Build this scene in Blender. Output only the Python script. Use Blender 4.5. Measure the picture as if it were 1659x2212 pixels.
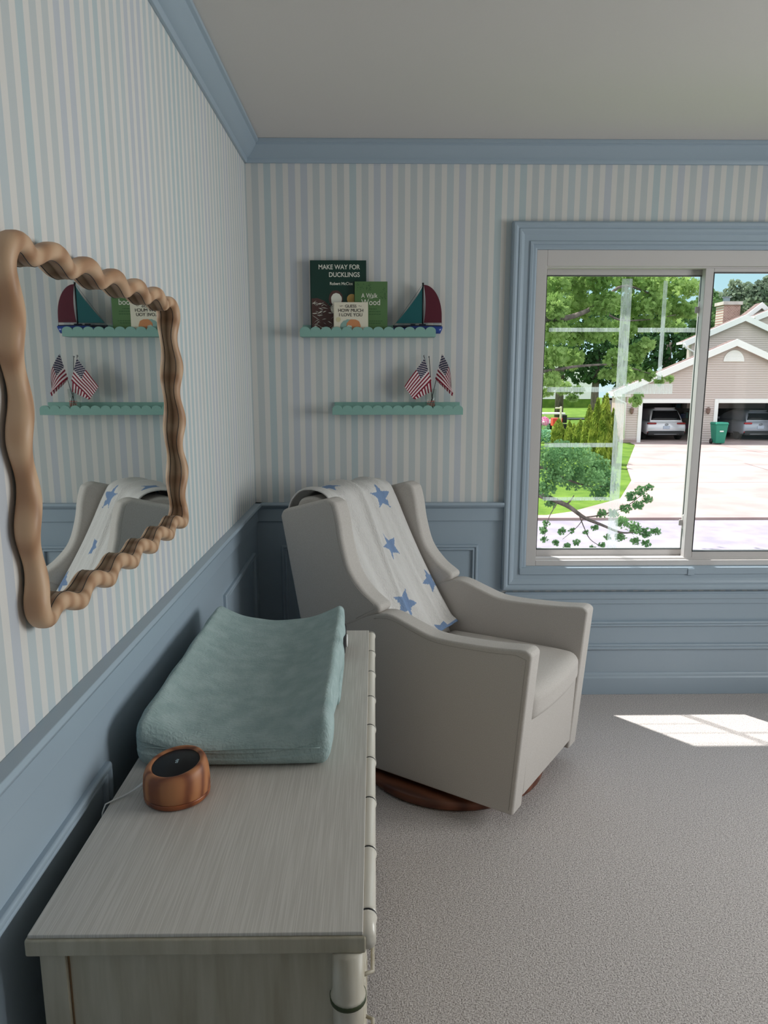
import bpy, bmesh, math, random
import numpy as np
from mathutils import Vector, Matrix

for o in list(bpy.data.objects): bpy.data.objects.remove(o, do_unlink=True)
S = bpy.context.scene
COL = S.collection
PI = math.pi

# ------------------------------------------------------------------ camera
EYE = Vector((0.5375, -3.1776, 1.4669))
FPX, CX, CY = 1534.0, 829.5, 1106.0
PITCH = math.atan((CY - 825.0) / FPX)
YAW = math.atan((CX - 808.0) / math.hypot(FPX, CY - 825.0))
FW = Vector((math.sin(YAW) * math.cos(PITCH), math.cos(YAW) * math.cos(PITCH), -math.sin(PITCH)))
RT = Vector((math.cos(YAW), -math.sin(YAW), 0))
UP = RT.cross(FW)
cam_data = bpy.data.cameras.new('camera')
cam_data.sensor_fit = 'HORIZONTAL'; cam_data.sensor_width = 36.0
cam_data.lens = 36.0 * FPX / 1659.0
cam_data.clip_start = 0.02; cam_data.clip_end = 400
cam = bpy.data.objects.new('camera', cam_data); COL.objects.link(cam)
cam.matrix_world = Matrix(((RT.x, UP.x, -FW.x, EYE.x), (RT.y, UP.y, -FW.y, EYE.y), (RT.z, UP.z, -FW.z, EYE.z), (0, 0, 0, 1)))
S.camera = cam

def at(px, py, Y):
    """point on the vertical plane y = Y seen at a photo pixel (used to read off real positions)"""
    d = FW * FPX + RT * (px - CX) - UP * (py - CY)
    return EYE + d * ((Y - EYE.y) / d.y)

# ------------------------------------------------------------------ world, sun, lights, exposure
W = bpy.data.worlds.new('sky'); S.world = W; W.use_nodes = True
nt = W.node_tree; nt.nodes.clear()
tc = nt.nodes.new('ShaderNodeTexCoord'); sx = nt.nodes.new('ShaderNodeSeparateXYZ')
cr = nt.nodes.new('ShaderNodeValToRGB'); bg = nt.nodes.new('ShaderNodeBackground'); ow = nt.nodes.new('ShaderNodeOutputWorld')
nt.links.new(tc.outputs['Generated'], sx.inputs[0]); nt.links.new(sx.outputs['Z'], cr.inputs[0])
cr.color_ramp.elements[0].position = 0.0; cr.color_ramp.elements[0].color = (0.34, 0.46, 0.50, 1)
cr.color_ramp.elements[1].position = 0.9; cr.color_ramp.elements[1].color = (0.66, 0.80, 1.0, 1)
e = cr.color_ramp.elements.new(0.16); e.color = (0.24, 0.40, 0.46, 1)
e = cr.color_ramp.elements.new(0.24); e.color = (0.62, 0.76, 0.86, 1)
e = cr.color_ramp.elements.new(0.45); e.color = (1.0, 1.0, 1.0, 1)
nt.links.new(cr.outputs[0], bg.inputs[0]); bg.inputs[1].default_value = 2.0
nt.links.new(bg.outputs[0], ow.inputs[0])

def lamp(name, kind, energy, color, loc, direction, **kw):
    l = bpy.data.lights.new(name, kind); l.energy = energy; l.color = color
    for k, v in kw.items(): setattr(l, k, v)
    o = bpy.data.objects.new(name, l); COL.objects.link(o); o.location = loc
    o.rotation_euler = Vector(direction).to_track_quat('-Z', 'Y').to_euler()
    return o
lamp('sun', 'SUN', 8.5, (1.0, 0.955, 0.93), (-10, 12, 20), (0.29, -0.33, -1.0), angle=math.radians(0.55))
# added fill lamp outside the right wall, brightens the interior
lamp('added_side_fill', 'AREA', 86, (1.0, 0.975, 0.985), (4.05, -1.87, 1.6), (-1, 0.0, 0.0), shape='RECTANGLE', size=1.7, size_y=1.4)

vs = S.view_settings
vs.view_transform = 'Standard'; vs.look = 'None'; vs.gamma = 1.0; vs.exposure = 0.0
try: vs.use_curve_mapping = False
except Exception: pass
S.cycles.max_bounces = 10; S.cycles.diffuse_bounces = 6; S.cycles.glossy_bounces = 5
S.cycles.transmission_bounces = 8; S.cycles.transparent_max_bounces = 24
S.cycles.sample_clamp_indirect = 6.0; S.cycles.caustics_reflective = False; S.cycles.caustics_refractive = False

# ------------------------------------------------------------------ materials
def lin(c):
    return tuple(((v / 255) / 12.92 if v / 255 <= 0.04045 else ((v / 255 + 0.055) / 1.055) ** 2.4) for v in c)
class NT:
    def __init__(s, m): s.t = m.node_tree
    def n(s, kind, **kw):
        x = s.t.nodes.new('ShaderNode' + kind)
        for k, v in kw.items(): setattr(x, k, v)
        return x
    def l(s, a, b): s.t.links.new(a, b)
def pmat(name, rgb, rough=0.6, metal=0.0, spec=0.5, coat=0.0):
    m = bpy.data.materials.new(name); m.use_nodes = True
    b = m.node_tree.nodes['Principled BSDF']
    b.inputs['Base Color'].default_value = (*lin(rgb), 1); b.inputs['Roughness'].default_value = rough
    b.inputs['Metallic'].default_value = metal; b.inputs['Specular IOR Level'].default_value = spec
    b.inputs['Coat Weight'].default_value = coat
    return m
def bsdf(m): return m.node_tree.nodes['Principled BSDF']
def mottle(m, a, b, scale=8, stretch=(1, 1, 1), detail=4, contrast=(0.35, 0.65), coord='Object'):
    k = NT(m); t = k.n('TexCoord'); mp = k.n('Mapping'); mp.inputs['Scale'].default_value = stretch
    no = k.n('TexNoise'); no.inputs['Scale'].default_value = scale; no.inputs['Detail'].default_value = detail
    r = k.n('ValToRGB'); r.color_ramp.elements[0].position = contrast[0]; r.color_ramp.elements[1].position = contrast[1]
    r.color_ramp.elements[0].color = (*lin(a), 1); r.color_ramp.elements[1].color = (*lin(b), 1)
    k.l(t.outputs[coord], mp.inputs[0]); k.l(mp.outputs[0], no.inputs[0]); k.l(no.outputs[0], r.inputs[0])
    k.l(r.outputs[0], bsdf(m).inputs['Base Color']); return m
def bump(m, scale=200, strength=0.2, dist=0.002, stretch=(1, 1, 1), detail=3, kind='noise', coord='Object'):
    k = NT(m); t = k.n('TexCoord'); mp = k.n('Mapping'); mp.inputs['Scale'].default_value = stretch
    k.l(t.outputs[coord], mp.inputs[0])
    if kind == 'voronoi': no = k.n('TexVoronoi')
    else:
        no = k.n('TexNoise'); no.inputs['Detail'].default_value = detail
    no.inputs['Scale'].default_value = scale
    bp = k.n('Bump'); bp.inputs['Strength'].default_value = strength; bp.inputs['Distance'].default_value = dist
    k.l(mp.outputs[0], no.inputs[0]); k.l(no.outputs[0], bp.inputs['Height'])
    old = bsdf(m).inputs['Normal']
    if old.is_linked: k.l(old.links[0].from_socket, bp.inputs['Normal'])
    k.l(bp.outputs[0], old); return m

M = {}
M['blue'] = bump(pmat('blue_semi_gloss_paint', (158, 174, 187), 0.38), 60, 0.04, 0.001)
M['ceil'] = bump(pmat('ceiling_paint', (210, 205, 201), 0.9), 90, 0.10, 0.002)
M['plain'] = pmat('plain_wall_paint', (215, 220, 222), 0.85)
M['vinyl'] = pmat('window_vinyl', (200, 196, 194), 0.45)
M['gasket'] = pmat('black_gasket', (34, 38, 40), 0.5)
M['mint'] = bump(pmat('mint_shelf_paint', (134, 176, 166), 0.5), 80, 0.05, 0.001)
M['chair'] = bump(mottle(pmat('oatmeal_fabric', (196, 190, 185), 0.95, spec=0.15), (190, 184, 178), (201, 196, 191), 420, contrast=(0.4, 0.6)), 900, 0.25, 0.0008)
M['seam'] = pmat('seam_thread', (172, 166, 160), 0.95)
M['black'] = pmat('black_plastic', (18, 18, 20), 0.4)
M['dark'] = pmat('dark_cloth', (30, 30, 33), 0.95)
M['steel'] = pmat('steel', (150, 150, 152), 0.3, 1.0)
M['white'] = pmat('white_plastic', (228, 228, 226), 0.4)
M['cream_card'] = pmat('cream_card', (226, 220, 200), 0.55)
M['paper'] = pmat('book_pages', (225, 220, 205), 0.9)

def wood(name, a, b, c, scale=7.0, rough=0.45, dist=2.5, stretch=(1, 1, 1), coat=0.0):
    m = pmat(name, b, rough, coat=coat); k = NT(m)
    t = k.n('TexCoord'); mp = k.n('Mapping'); mp.inputs['Scale'].default_value = stretch
    w = k.n('TexWave'); w.wave_type = 'RINGS'; w.rings_direction = 'X'
    w.inputs['Scale'].default_value = scale; w.inputs['Distortion'].default_value = dist
    w.inputs['Detail'].default_value = 2; w.inputs['Detail Scale'].default_value = 1.2
    r = k.n('ValToRGB'); r.color_ramp.elements[0].color = (*lin(a), 1); r.color_ramp.elements[1].color = (*lin(c), 1)
    e = r.color_ramp.elements.new(0.55); e.color = (*lin(b), 1)
    k.l(t.outputs['Object'], mp.inputs[0]); k.l(mp.outputs[0], w.inputs[0]); k.l(w.outputs[0], r.inputs[0])
    k.l(r.outputs[0], bsdf(m).inputs['Base Color']); return m
M['pine'] = wood('pale_pine', (204, 170, 138), (192, 154, 122), (172, 132, 100), 9.0, 0.5, 2.4, (1, 1, 0.45))
M['walnut'] = wood('red_walnut', (128, 78, 56), (112, 66, 46), (90, 50, 36), 6, 0.35, 2.0)
M['acacia'] = wood('orange_wood', (182, 122, 80), (164, 104, 66), (124, 70, 44), 15, 0.5, 4, (1, 1, .35), 0.0)

# striped wallpaper: period 5 cm, several faint tints
def wallpaper(axis, phase, period=.0512):
    m = pmat('striped_wallpaper', (200, 205, 205), 0.8, spec=0.25); k = NT(m)
    g = k.n('NewGeometry'); s = k.n('SeparateXYZ'); k.l(g.outputs['Position'], s.inputs[0])
    d = k.n('Math', operation='ADD'); k.l(s.outputs[axis], d.inputs[0]); d.inputs[1].default_value = phase + 10
    q = k.n('Math', operation='DIVIDE'); k.l(d.outputs[0], q.inputs[0]); q.inputs[1].default_value = period
    fr = k.n('Math', operation='FRACT'); k.l(q.outputs[0], fr.inputs[0])
    cmpn = k.n('Math', operation='LESS_THAN'); k.l(fr.outputs[0], cmpn.inputs[0]); cmpn.inputs[1].default_value = 0.44
    fl = k.n('Math', operation='FLOOR'); k.l(q.outputs[0], fl.inputs[0])
    wn = k.n('TexWhiteNoise', noise_dimensions='1D'); k.l(fl.outputs[0], wn.inputs['W'])
    r = k.n('ValToRGB'); r.color_ramp.interpolation = 'CONSTANT'
    cols = [(0, (190, 199, 202)), (0.3, (191, 196, 203)), (0.5, (192, 198, 199)), (0.85, (184, 197, 200))]
    r.color_ramp.elements[0].color = (*lin(cols[0][1]), 1)
    r.color_ramp.elements[1].position = cols[1][0]; r.color_ramp.elements[1].color = (*lin(cols[1][1]), 1)
    for p, c in cols[2:]:
        e = r.color_ramp.elements.new(p); e.color = (*lin(c), 1)
    k.l(wn.outputs['Value'], r.inputs[0])
    mx = k.n('Mix', data_type='RGBA'); k.l(cmpn.outputs[0], mx.inputs[0]); k.l(r.outputs[0], mx.inputs[6])
    mx.inputs[7].default_value = (*lin((217, 215, 211)), 1)
    k.l(mx.outputs[2], bsdf(m).inputs['Base Color'])
    return m
M['wp_back'] = wallpaper('X', -0.0200); M['wp_left'] = wallpaper('Y', 0.0203, .0466)

# ------------------------------------------------------------------ object helpers
def tag(o, label=None, cat=None, group=None, kind=None):
    if label: o['label'] = label
    if cat: o['category'] = cat
    if group: o['group'] = group
    if kind: o['kind'] = kind
    return o
def empty(name, loc=(0, 0, 0), rz=0.0, **kw):
    o = bpy.data.objects.new(name, None); COL.objects.link(o); o.location = loc; o.rotation_euler = (0, 0, rz)
    o.empty_display_size = 0.1
    return tag(o, **kw)
def link_mesh(name, me, mats, parent=None, smooth=False):
    o = bpy.data.objects.new(name, me); COL.objects.link(o)
    for m in (mats if isinstance(mats, (list, tuple)) else [mats]): me.materials.append(m)
    if smooth:
        for p in me.polygons: p.use_smooth = True
    if parent: o.parent = parent
    return o
def mesh(name, V, F, mats, parent=None, smooth=False, fix=True):
    me = bpy.data.meshes.new(name); me.from_pydata([tuple(v) for v in V], [], [tuple(f) for f in F]); me.update()
    if fix:
        bm = bmesh.new(); bm.from_mesh(me); bmesh.ops.recalc_face_normals(bm, faces=bm.faces); bm.to_mesh(me); bm.free()
    return link_mesh(name, me, mats, parent, smooth)
def bev(o, w, seg=3, ang=30, smooth=True):
    b = o.modifiers.new('bevel', 'BEVEL'); b.width = w; b.segments = seg; b.limit_method = 'ANGLE'; b.angle_limit = math.radians(ang)
    if smooth:
        for p in o.data.polygons: p.use_smooth = True
        wn = o.modifiers.new('wn', 'WEIGHTED_NORMAL'); wn.keep_sharp = True
    return o
class G:
    """collects shapes into one mesh"""
    def __init__(s): s.V = []; s.F = []; s.MI = []
    def add(s, V, F, mi=0):
        n = len(s.V); s.V += [tuple(v) for v in V]; s.F += [tuple(i + n for i in f) for f in F]; s.MI += [mi] * len(F); return s
    def box(s, lo, hi, mi=0):
        x0, y0, z0 = lo; x1, y1, z1 = hi
        V = [(x0, y0, z0), (x1, y0, z0), (x1, y1, z0), (x0, y1, z0), (x0, y0, z1), (x1, y0, z1), (x1, y1, z1), (x0, y1, z1)]
        return s.add(V, [(0, 3, 2, 1), (4, 5, 6, 7), (0, 1, 5, 4), (1, 2, 6, 5), (2, 3, 7, 6), (3, 0, 4, 7)], mi)
    def prism(s, prof, f, a, b, mi=0):
        n = len(prof); V = [f(p, a) for p in prof] + [f(p, b) for p in prof]
        return s.add(V, [tuple(range(n))[::-1], tuple(range(n, 2 * n))] + [(i, (i + 1) % n, n + (i + 1) % n, n + i) for i in range(n)], mi)
    def tube(s, pts, r, n=8, mi=0, caps=True, closed=False):
        P = [Vector(p) for p in pts]; R = r if isinstance(r, (list, tuple)) else [r] * len(P); V = []; F = []
        prev = None; m = len(P)
        for i, p in enumerate(P):
            if closed: d = P[(i + 1) % m] - P[i - 1]
            else: d = P[min(i + 1, m - 1)] - P[max(i - 1, 0)]
            d = d.normalized() if d.length > 1e-9 else Vector((0, 0, 1))
            if prev is None: u = d.orthogonal().normalized()
            else:
                u = prev - d * prev.dot(d); u = u.normalized() if u.length > 1e-6 else d.orthogonal().normalized()
            prev = u; v = d.cross(u)
            for k in range(n):
                a = 2 * PI * k / n; V.append(p + (u * math.cos(a) + v * math.sin(a)) * R[i])
        for i in range(m if closed else m - 1):
            j = (i + 1) % m
            for k in range(n):
                F.append((i * n + k, i * n + (k + 1) % n, j * n + (k + 1) % n, j * n + k))
        if caps and not closed: F += [tuple(range(n))[::-1], tuple((m - 1) * n + k for k in range(n))]
        return s.add(V, F, mi)
    def lathe(s, prof, c, n=48, mi=0, axis='Z', tilt=None):
        V = []; F = []; m = len(prof)
        for r, h in prof:
            for k in range(n):
                a = 2 * PI * k / n; p = (r * math.cos(a), r * math.sin(a), h)
                if axis == 'Y': p = (p[0], h, p[1])
                if axis == 'X': p = (h, p[0], p[1])
                p = Vector(p)
                if tilt: p = tilt(p)
                V.append(Vector(c) + p)
        for i in range(m - 1):
            for k in range(n): F.append((i * n + k, i * n + (k + 1) % n, (i + 1) * n + (k + 1) % n, (i + 1) * n + k))
        F.append(tuple(range(n))[::-1]); F.append(tuple((m - 1) * n + k for k in range(n)))
        return s.add(V, F, mi)
    def build(s, name, mats, parent=None, smooth=False, fix=True):
        o = mesh(name, s.V, s.F, mats, parent, smooth, fix)
        if any(s.MI):
            for p, i in zip(o.data.polygons, s.MI): p.material_index = i
        return o
def ring(g, x0, x1, z0, z1, prof, f, mi=0):
    """mitred picture-frame moulding round a rectangle; prof = [(outward, depth)]; f maps (a, z, depth)"""
    V = []; n = len(prof)
    for o, d in prof:
        V += [f(x0 - o, z0 - o, d), f(x1 + o, z0 - o, d), f(x1 + o, z1 + o, d), f(x0 - o, z1 + o, d)]
    F = []
    for i in range(n - 1):
        for k in range(4): F.append((i * 4 + k, i * 4 + (k + 1) % 4, (i + 1) * 4 + (k + 1) % 4, (i + 1) * 4 + k))
    g.add(V, F, mi)
def soft_box(lo, hi, r, n=14, fn=None):
    """rounded box as a smooth grid cube"""
    lo = np.array(lo, float); hi = np.array(hi, float)
    bm = bmesh.new(); bmesh.ops.create_cube(bm, size=2.0)
    bmesh.ops.subdivide_edges(bm, edges=bm.edges[:], cuts=n, use_grid_fill=True)
    c = (lo + hi) / 2; h = (hi - lo) / 2
    for v in bm.verts:
        p = np.array(v.co) * h
        # push grid lines towards the borders so the rounded edges get enough of them
        p = np.sign(p) * h * (np.abs(np.array(v.co)) ** 0.75)
        inner = np.clip(p, -(h - r), h - r); d = p - inner; L = np.linalg.norm(d)
        if L > 1e-9: p = inner + d / L * r
        p = p + c
        if fn: p = fn(p)
        v.co = p
    V = [tuple(v.co) for v in bm.verts]; bm.verts.index_update(); F = [tuple(v.index for v in f.verts) for f in bm.faces]; bm.free()
    return V, F
def text(name, body, size, loc, rot, mat, parent, extrude=0.0003, align='LEFT', xs=1.0, shear=0.0, offset=0.0):
    cu = bpy.data.curves.new(name, 'FONT'); cu.body = body; cu.size = size; cu.extrude = extrude; cu.align_x = align; cu.shear = shear; cu.offset = offset
    t = bpy.data.objects.new(name, cu); COL.objects.link(t)
    dg = bpy.context.evaluated_depsgraph_get(); me = bpy.data.meshes.new_from_object(t.evaluated_get(dg))
    bpy.data.objects.remove(t, do_unlink=True); bpy.data.curves.remove(cu)
    me.materials.clear()
    o = link_mesh(name, me, mat, parent); o.location = loc; o.rotation_euler = rot; o.scale = (xs, 1, 1)
    return o
def copy_tree(o, parent=None):
    c = o.copy(); COL.objects.link(c); c.parent = parent
    for ch in o.children: copy_tree(ch, c)
    return c

# ================================================================== ROOM SHELL
RW, RY, RH = 3.5, -5.2, 2.44
WX0, WX1, WZ0, WZ1 = 1.235, 2.79, 0.63, 2.022          # back window opening
carpet = bump(bump(mottle(pmat('loop_carpet', (176, 168, 162), 1.0, spec=0.05), (142, 135, 133), (220, 213, 210), 260, contrast=(0.3, 0.6), detail=6), 260, .9, 0.004, detail=6), 70, 0.5, 0.008, (1, 2.2, 1), detail=4)
o = G().box((-.15, RY - .1, -0.12), (RW + .15, 0.15, 0)).build('floor', carpet); tag(o, kind='structure')
o = G().box((-.15, RY - .1, RH), (RW + .15, 0.15, RH + .1)).build('ceiling', M['ceil']); tag(o, kind='structure')
o = G().box((-.15, RY, 0), (0, 0.0, RH)).build('wall_left', M['wp_left']); tag(o, kind='structure')
g = G(); T = 0.15
g.box((-.15, 0, 0), (WX0, T, RH)); g.box((WX1, 0, 0), (RW + .15, T, RH)); g.box((WX0, 0, 0), (WX1, T, WZ0)); g.box((WX0, 0, WZ1), (WX1, T, RH))
o = g.build('wall_back', M['wp_back']); tag(o, kind='structure')
W2Y0, W2Y1, W2Z0, W2Z1 = -2.75, -1.0, 0.85, 2.1         # unseen opening added in the right wall for the fill lamp
g = G(); X = RW
g.box((X, RY, 0), (X + T, W2Y0, RH)); g.box((X, W2Y1, 0), (X + T, 0, RH)); g.box((X, W2Y0, 0), (X + T, W2Y1, W2Z0)); g.box((X, W2Y0, W2Z1), (X + T, W2Y1, RH))
o = g.build('wall_right', M['wp_left']); tag(o, kind='structure')
o = G().box((-.15, RY - .1, 0), (RW + .15, RY, RH)).build('wall_front', M['wp_back']); tag(o, kind='structure')

# wainscot boards (thin, painted)
fb = lambda p, a: (a, -p[0], p[1])       # profile (depth, z) run along x on the back wall
fl = lambda p, a: (p[0], a, p[1])        # profile (depth, z) run along y on the left wall
fr = lambda p, a: (RW - p[0], a, p[1])
crown = [(0, 2.362), (.010, 2.362), (.014, 2.372), (.014, 2.378), (.026, 2.384), (.040, 2.398), (.052, 2.412), (.058, 2.418), (.058, 2.424), (.070, 2.427), (.070, 2.44), (0, 2.44)]
rail = [(0, .845), (.012, .845), (.012, .902), (.018, .906), (.030, .914), (.034, .922), (.030, .931), (0, .931)]
base = [(0, 0), (.017, 0), (.017, .082), (.012, .090), (.012, .098), (.007, .107), (0, .107)]
n_trim = 1
def trim(builder):
    global n_trim
    g = G(); builder(g); o = g.build('trim_%d' % n_trim, M['blue']); tag(o, kind='structure'); n_trim += 1; return bev(o, .0015, 2)
trim(lambda g: g.prism(crown, fb, 0, RW))
trim(lambda g: g.prism(crown, fl, RY, 0))
trim(lambda g: g.prism(crown, fr, RY, 0))
CX0 = WX0 - .111                                       # outer edge of the window casing
trim(lambda g: g.prism(rail, fb, 0, CX0))
trim(lambda g: g.prism(rail, fl, RY, 0))
for nm, f, a, b in (('baseboard_back', fb, 0, RW), ('baseboard_left', fl, RY, 0), ('baseboard_right', fr, RY, 0)):
    g = G(); g.prism(base, f, a, b); o = g.build(nm, M['blue']); tag(o, kind='structure'); bev(o, .0015, 2)
# wainscot skin + panel mouldings: back wall left of the window, under the window, left wall
pprof = [(.0, .000), (.0, .006), (.004, .010), (.009, .010), (.012, .006), (.017, .013), (.024, .013), (.027, .009), (.027, .0)]
sk = .004
def b3(a, z, d): return (a, -(d + sk), z)
def l3(a, z, d): return (d + sk, a, z)
trim(lambda g: (g.box((0, -sk, .09), (CX0, 0, .85)), ring(g, .139, .985, .20, .706, pprof, b3)))
trim(lambda g: (g.box((CX0, -sk, .09), (RW, 0, .50)), ring(g, 1.42, 2.98, .250, .336, pprof, b3)))
trim(lambda g: (g.box((0, RY, .09), (sk, 0, .85)), ring(g, -.735, -.155, .20, .70, pprof, l3), ring(g, -3.3, -1.90, .20, .70, pprof, l3)))
# horizontal rails under the window (cap mouldings)
trim(lambda g: (g.prism([(0, .448), (.010, .448), (.010, .470), (.016, .474), (.016, .496), (.010, .500), (.010, .506), (0, .506)], fb, CX0 + .02, RW)))
# window casing: stepped picture-frame profile
casing = [(0, .0), (0, .008), (.006, .012), (.018, .012), (.020, .022), (.032, .022), (.034, .016), (.058, .018), (.070, .028), (.080, .030), (.084, .026), (.094, .034), (.104, .034), (.111, .028), (.111, 0)]
def cas(g): ring(g, WX0, WX1, WZ0, WZ1, casing, lambda a, z, d: (a, -d, z))
trim(cas)
# sill and apron boards below the frame
trim(lambda g: (g.box((WX0 - .03, -.024, .594), (WX1 + .03, 0.0, .626)), g.box((1.982, -.028, .590), (2.012, -.022, .621))))

# ---- window_1
w1 = empty('window_1', (WX0, 0, WZ0), kind='structure')
def wbox(name, boxes, mat, parent=w1, bw=.002):
    g = G()
    for lo, hi in boxes: g.box((lo[0] - WX0, lo[1], lo[2] - WZ0), (hi[0] - WX0, hi[1], hi[2] - WZ0))
    o = g.build(name, mat, parent); return bev(o, bw, 2)
F0, F1 = WX0, WX1
def frame_boxes(x0, x1, z0, z1, w, y0, y1, wt=None, wb=None, wr=None):
    wt = wt or w; wb = wb or w; wr = wr or w
    return [((x0, y0, z0), (x0 + w, y1, z1)), ((x1 - wr, y0, z0), (x1, y1, z1)), ((x0 + w, y0, z0), (x1 - wr, y1, z0 + wb)), ((x0 + w, y0, z1 - wt), (x1 - wr, y1, z1))]
wbox('frame', frame_boxes(F0, F1, WZ0, WZ1, .046, -.004, .14, wt=.066, wb=.026), M['vinyl'])
wbox('inner_track', frame_boxes(F0 + .040, F1 - .040, WZ0 + .02, WZ1 - .060, .008, .012, .05, wt=.012, wb=.014), M['vinyl'])
Z0, Z1 = WZ0 + .026, WZ1 - .066
ls = wbox('fixed_sash', frame_boxes(1.281, 2.015, Z0, Z1, .016, .062, .092, wt=.030, wb=.038, wr=.030), M['vinyl'])
wbox('gasket', frame_boxes(1.296, 1.987, Z0 + .036, Z1 - .029, .003, .060, .080), M['gasket'], bw=.0005)
rs = wbox('sliding_sash', frame_boxes(1.976, 2.745, Z0, Z1, .037, .016, .052, wt=.022, wb=.036), M['vinyl'])
wbox('sash_gasket', frame_boxes(2.012, 2.709, Z0 + .035, Z1 - .021, .003, .014, .040), M['gasket'], bw=.0005)
def glass_mat(name, tint=(1, 1, 1), refl=0.04):
    m = bpy.data.materials.new(name); m.use_nodes = True; k = NT(m); m.node_tree.nodes.clear()
    tr = k.n('BsdfTransparent'); tr.inputs[0].default_value = (*tint, 1); gl = k.n('BsdfGlossy'); gl.inputs['Roughness'].default_value = 0.02
    fz = k.n('Fresnel'); fz.inputs['IOR'].default_value = 1.35; mx = k.n('MixShader'); out = k.n('OutputMaterial')
    ge = k.n('NewGeometry'); sb_ = k.n('Math', operation='SUBTRACT'); sb_.inputs[0].default_value = 1.0; k.l(ge.outputs['Backfacing'], sb_.inputs[1])
    ml = k.n('Math', operation='MULTIPLY'); k.l(fz.outputs[0], ml.inputs[0]); k.l(sb_.outputs[0], ml.inputs[1])
    k.l(ml.outputs[0], mx.inputs[0]); k.l(tr.outputs[0], mx.inputs[1]); k.l(gl.outputs[0], mx.inputs[2]); k.l(mx.outputs[0], out.inputs[0]); return m
M['glass'] = glass_mat('window_glass', (.97, .985, .975), 0)
wbox('fixed_glass', [((1.297, .076, Z0 + .038), (1.985, .079, Z1 - .030))], M['glass'], bw=.0002)
wbox('sliding_glass', [((2.013, .032, Z0 + .036), (2.708, .035, Z1 - .022))], M['glass'], bw=.0002)
# residue left by tape strips on the fixed pane
def residue_mat():
    m = bpy.data.materials.new('tape_residue'); m.use_nodes = True; k = NT(m); m.node_tree.nodes.clear()
    tr = k.n('BsdfTransparent'); tl = k.n('BsdfTranslucent'); tl.inputs[0].default_value = (.75, .82, .82, 1); df = k.n('BsdfDiffuse'); df.inputs[0].default_value = (.8, .85, .85, 1)
    a = k.n('MixShader'); a.inputs[0].default_value = .4; k.l(tl.outputs[0], a.inputs[1]); k.l(df.outputs[0], a.inputs[2])
    t = k.n('TexCoord'); mp = k.n('Mapping'); mp.inputs['Scale'].default_value = (60, 60, 5); no = k.n('TexNoise'); no.inputs['Scale'].default_value = 2.5; no.inputs['Detail'].default_value = 4
    k.l(t.outputs['Object'], mp.inputs[0]); k.l(mp.outputs[0], no.inputs[0])
    mr = k.n('MapRange'); mr.inputs[1].default_value = .3; mr.inputs[2].default_value = .7; mr.inputs[3].default_value = .16; mr.inputs[4].default_value = .40
    k.l(no.outputs[0], mr.inputs[0]); b = k.n('MixShader'); out = k.n('OutputMaterial')
    k.l(mr.outputs[0], b.inputs[0]); k.l(tr.outputs[0], b.inputs[1]); k.l(a.outputs[0], b.inputs[2]); k.l(b.outputs[0], out.inputs[0]); return m
M['residue'] = residue_mat()
def strip(px0, py0, px1, py1):
    a = at(px0, py0, .074); b = at(px1, py1, .074)
    if py1 - py0 > 100: b = at(px1, py0, .074); b.z = at(px1, py1, .074).z
    wbox('tape_residue', [((min(a.x, b.x), .0738, min(a.z, b.z)), (max(a.x, b.x), .0745, max(a.z, b.z)))], M['residue'], bw=.0001)
xa = at(1343, 600, .074).x; xb = at(1368, 600, .074).x
strip(1344, 602, 1367, 1190)
strip(1434, 606, 1443, 820)
for a in ((1186, 708, 1340, 717), (1378, 708, 1502, 718), (1182, 836, 1336, 847), (1352, 829, 1452, 851), (1176, 957, 1326, 966), (1172, 1074, 1322, 1081)): strip(*a)
# sash latches
for (pz, px) in ((667, 1514), (1128, 1481)):
    c = at(px, pz, .045)
    lt = empty('latch'); lt.parent = w1
    g = G(); c0 = Vector((2.005 - WX0, .056, c.z - WZ0))
    V, F = soft_box(c0 + Vector((-.030, -.004, -.034)), c0 + Vector((-.010, .010, .034)), .0065, 5); g.add(V, F)
    g.build('latch_body', M['vinyl'], lt, True)
    g = G(); V, F = soft_box(c0 + Vector((-.046, -.002, -.018)), c0 + Vector((-.026, .006, .010)), .0035, 4); g.add(V, F)
    g.build('lever', M['vinyl'], lt, True)
# ---- added_window (right wall, out of view): added so the fill lamp shines in
w2 = empty('added_window', (RW, W2Y0, W2Z0), kind='structure')
g = G(); L = W2Y1 - W2Y0; H = W2Z1 - W2Z0
for a in (0, L / 2 - .03, L - .05): g.box((0.03, a, 0), (.12, a + (.05 if a != L / 2 - .03 else .06), H))
g.box((.03, 0, 0), (.12, L, .04)); g.box((.03, 0, H - .04), (.12, L, H)); g.build('frame', M['vinyl'], w2)
G().box((.07, .05, .04), (.074, L - .05, H - .04)).build('glass', M['glass'], w2)
trim(lambda g: ring(g, W2Y0, W2Y1, W2Z0, W2Z1, casing, lambda a, z, d: (RW - d, a, z)))
# outside skin: eave and soffit above the window
g = G(); g.box((-1.0, T, 2.50), (RW + 1.0, .29, 2.58)); g.box((-1.0, .275, 2.44), (RW + 1.0, .30, 2.60)); o = g.build('trim_%d' % n_trim, M['white']); tag(o, kind='structure'); n_trim += 1

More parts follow.
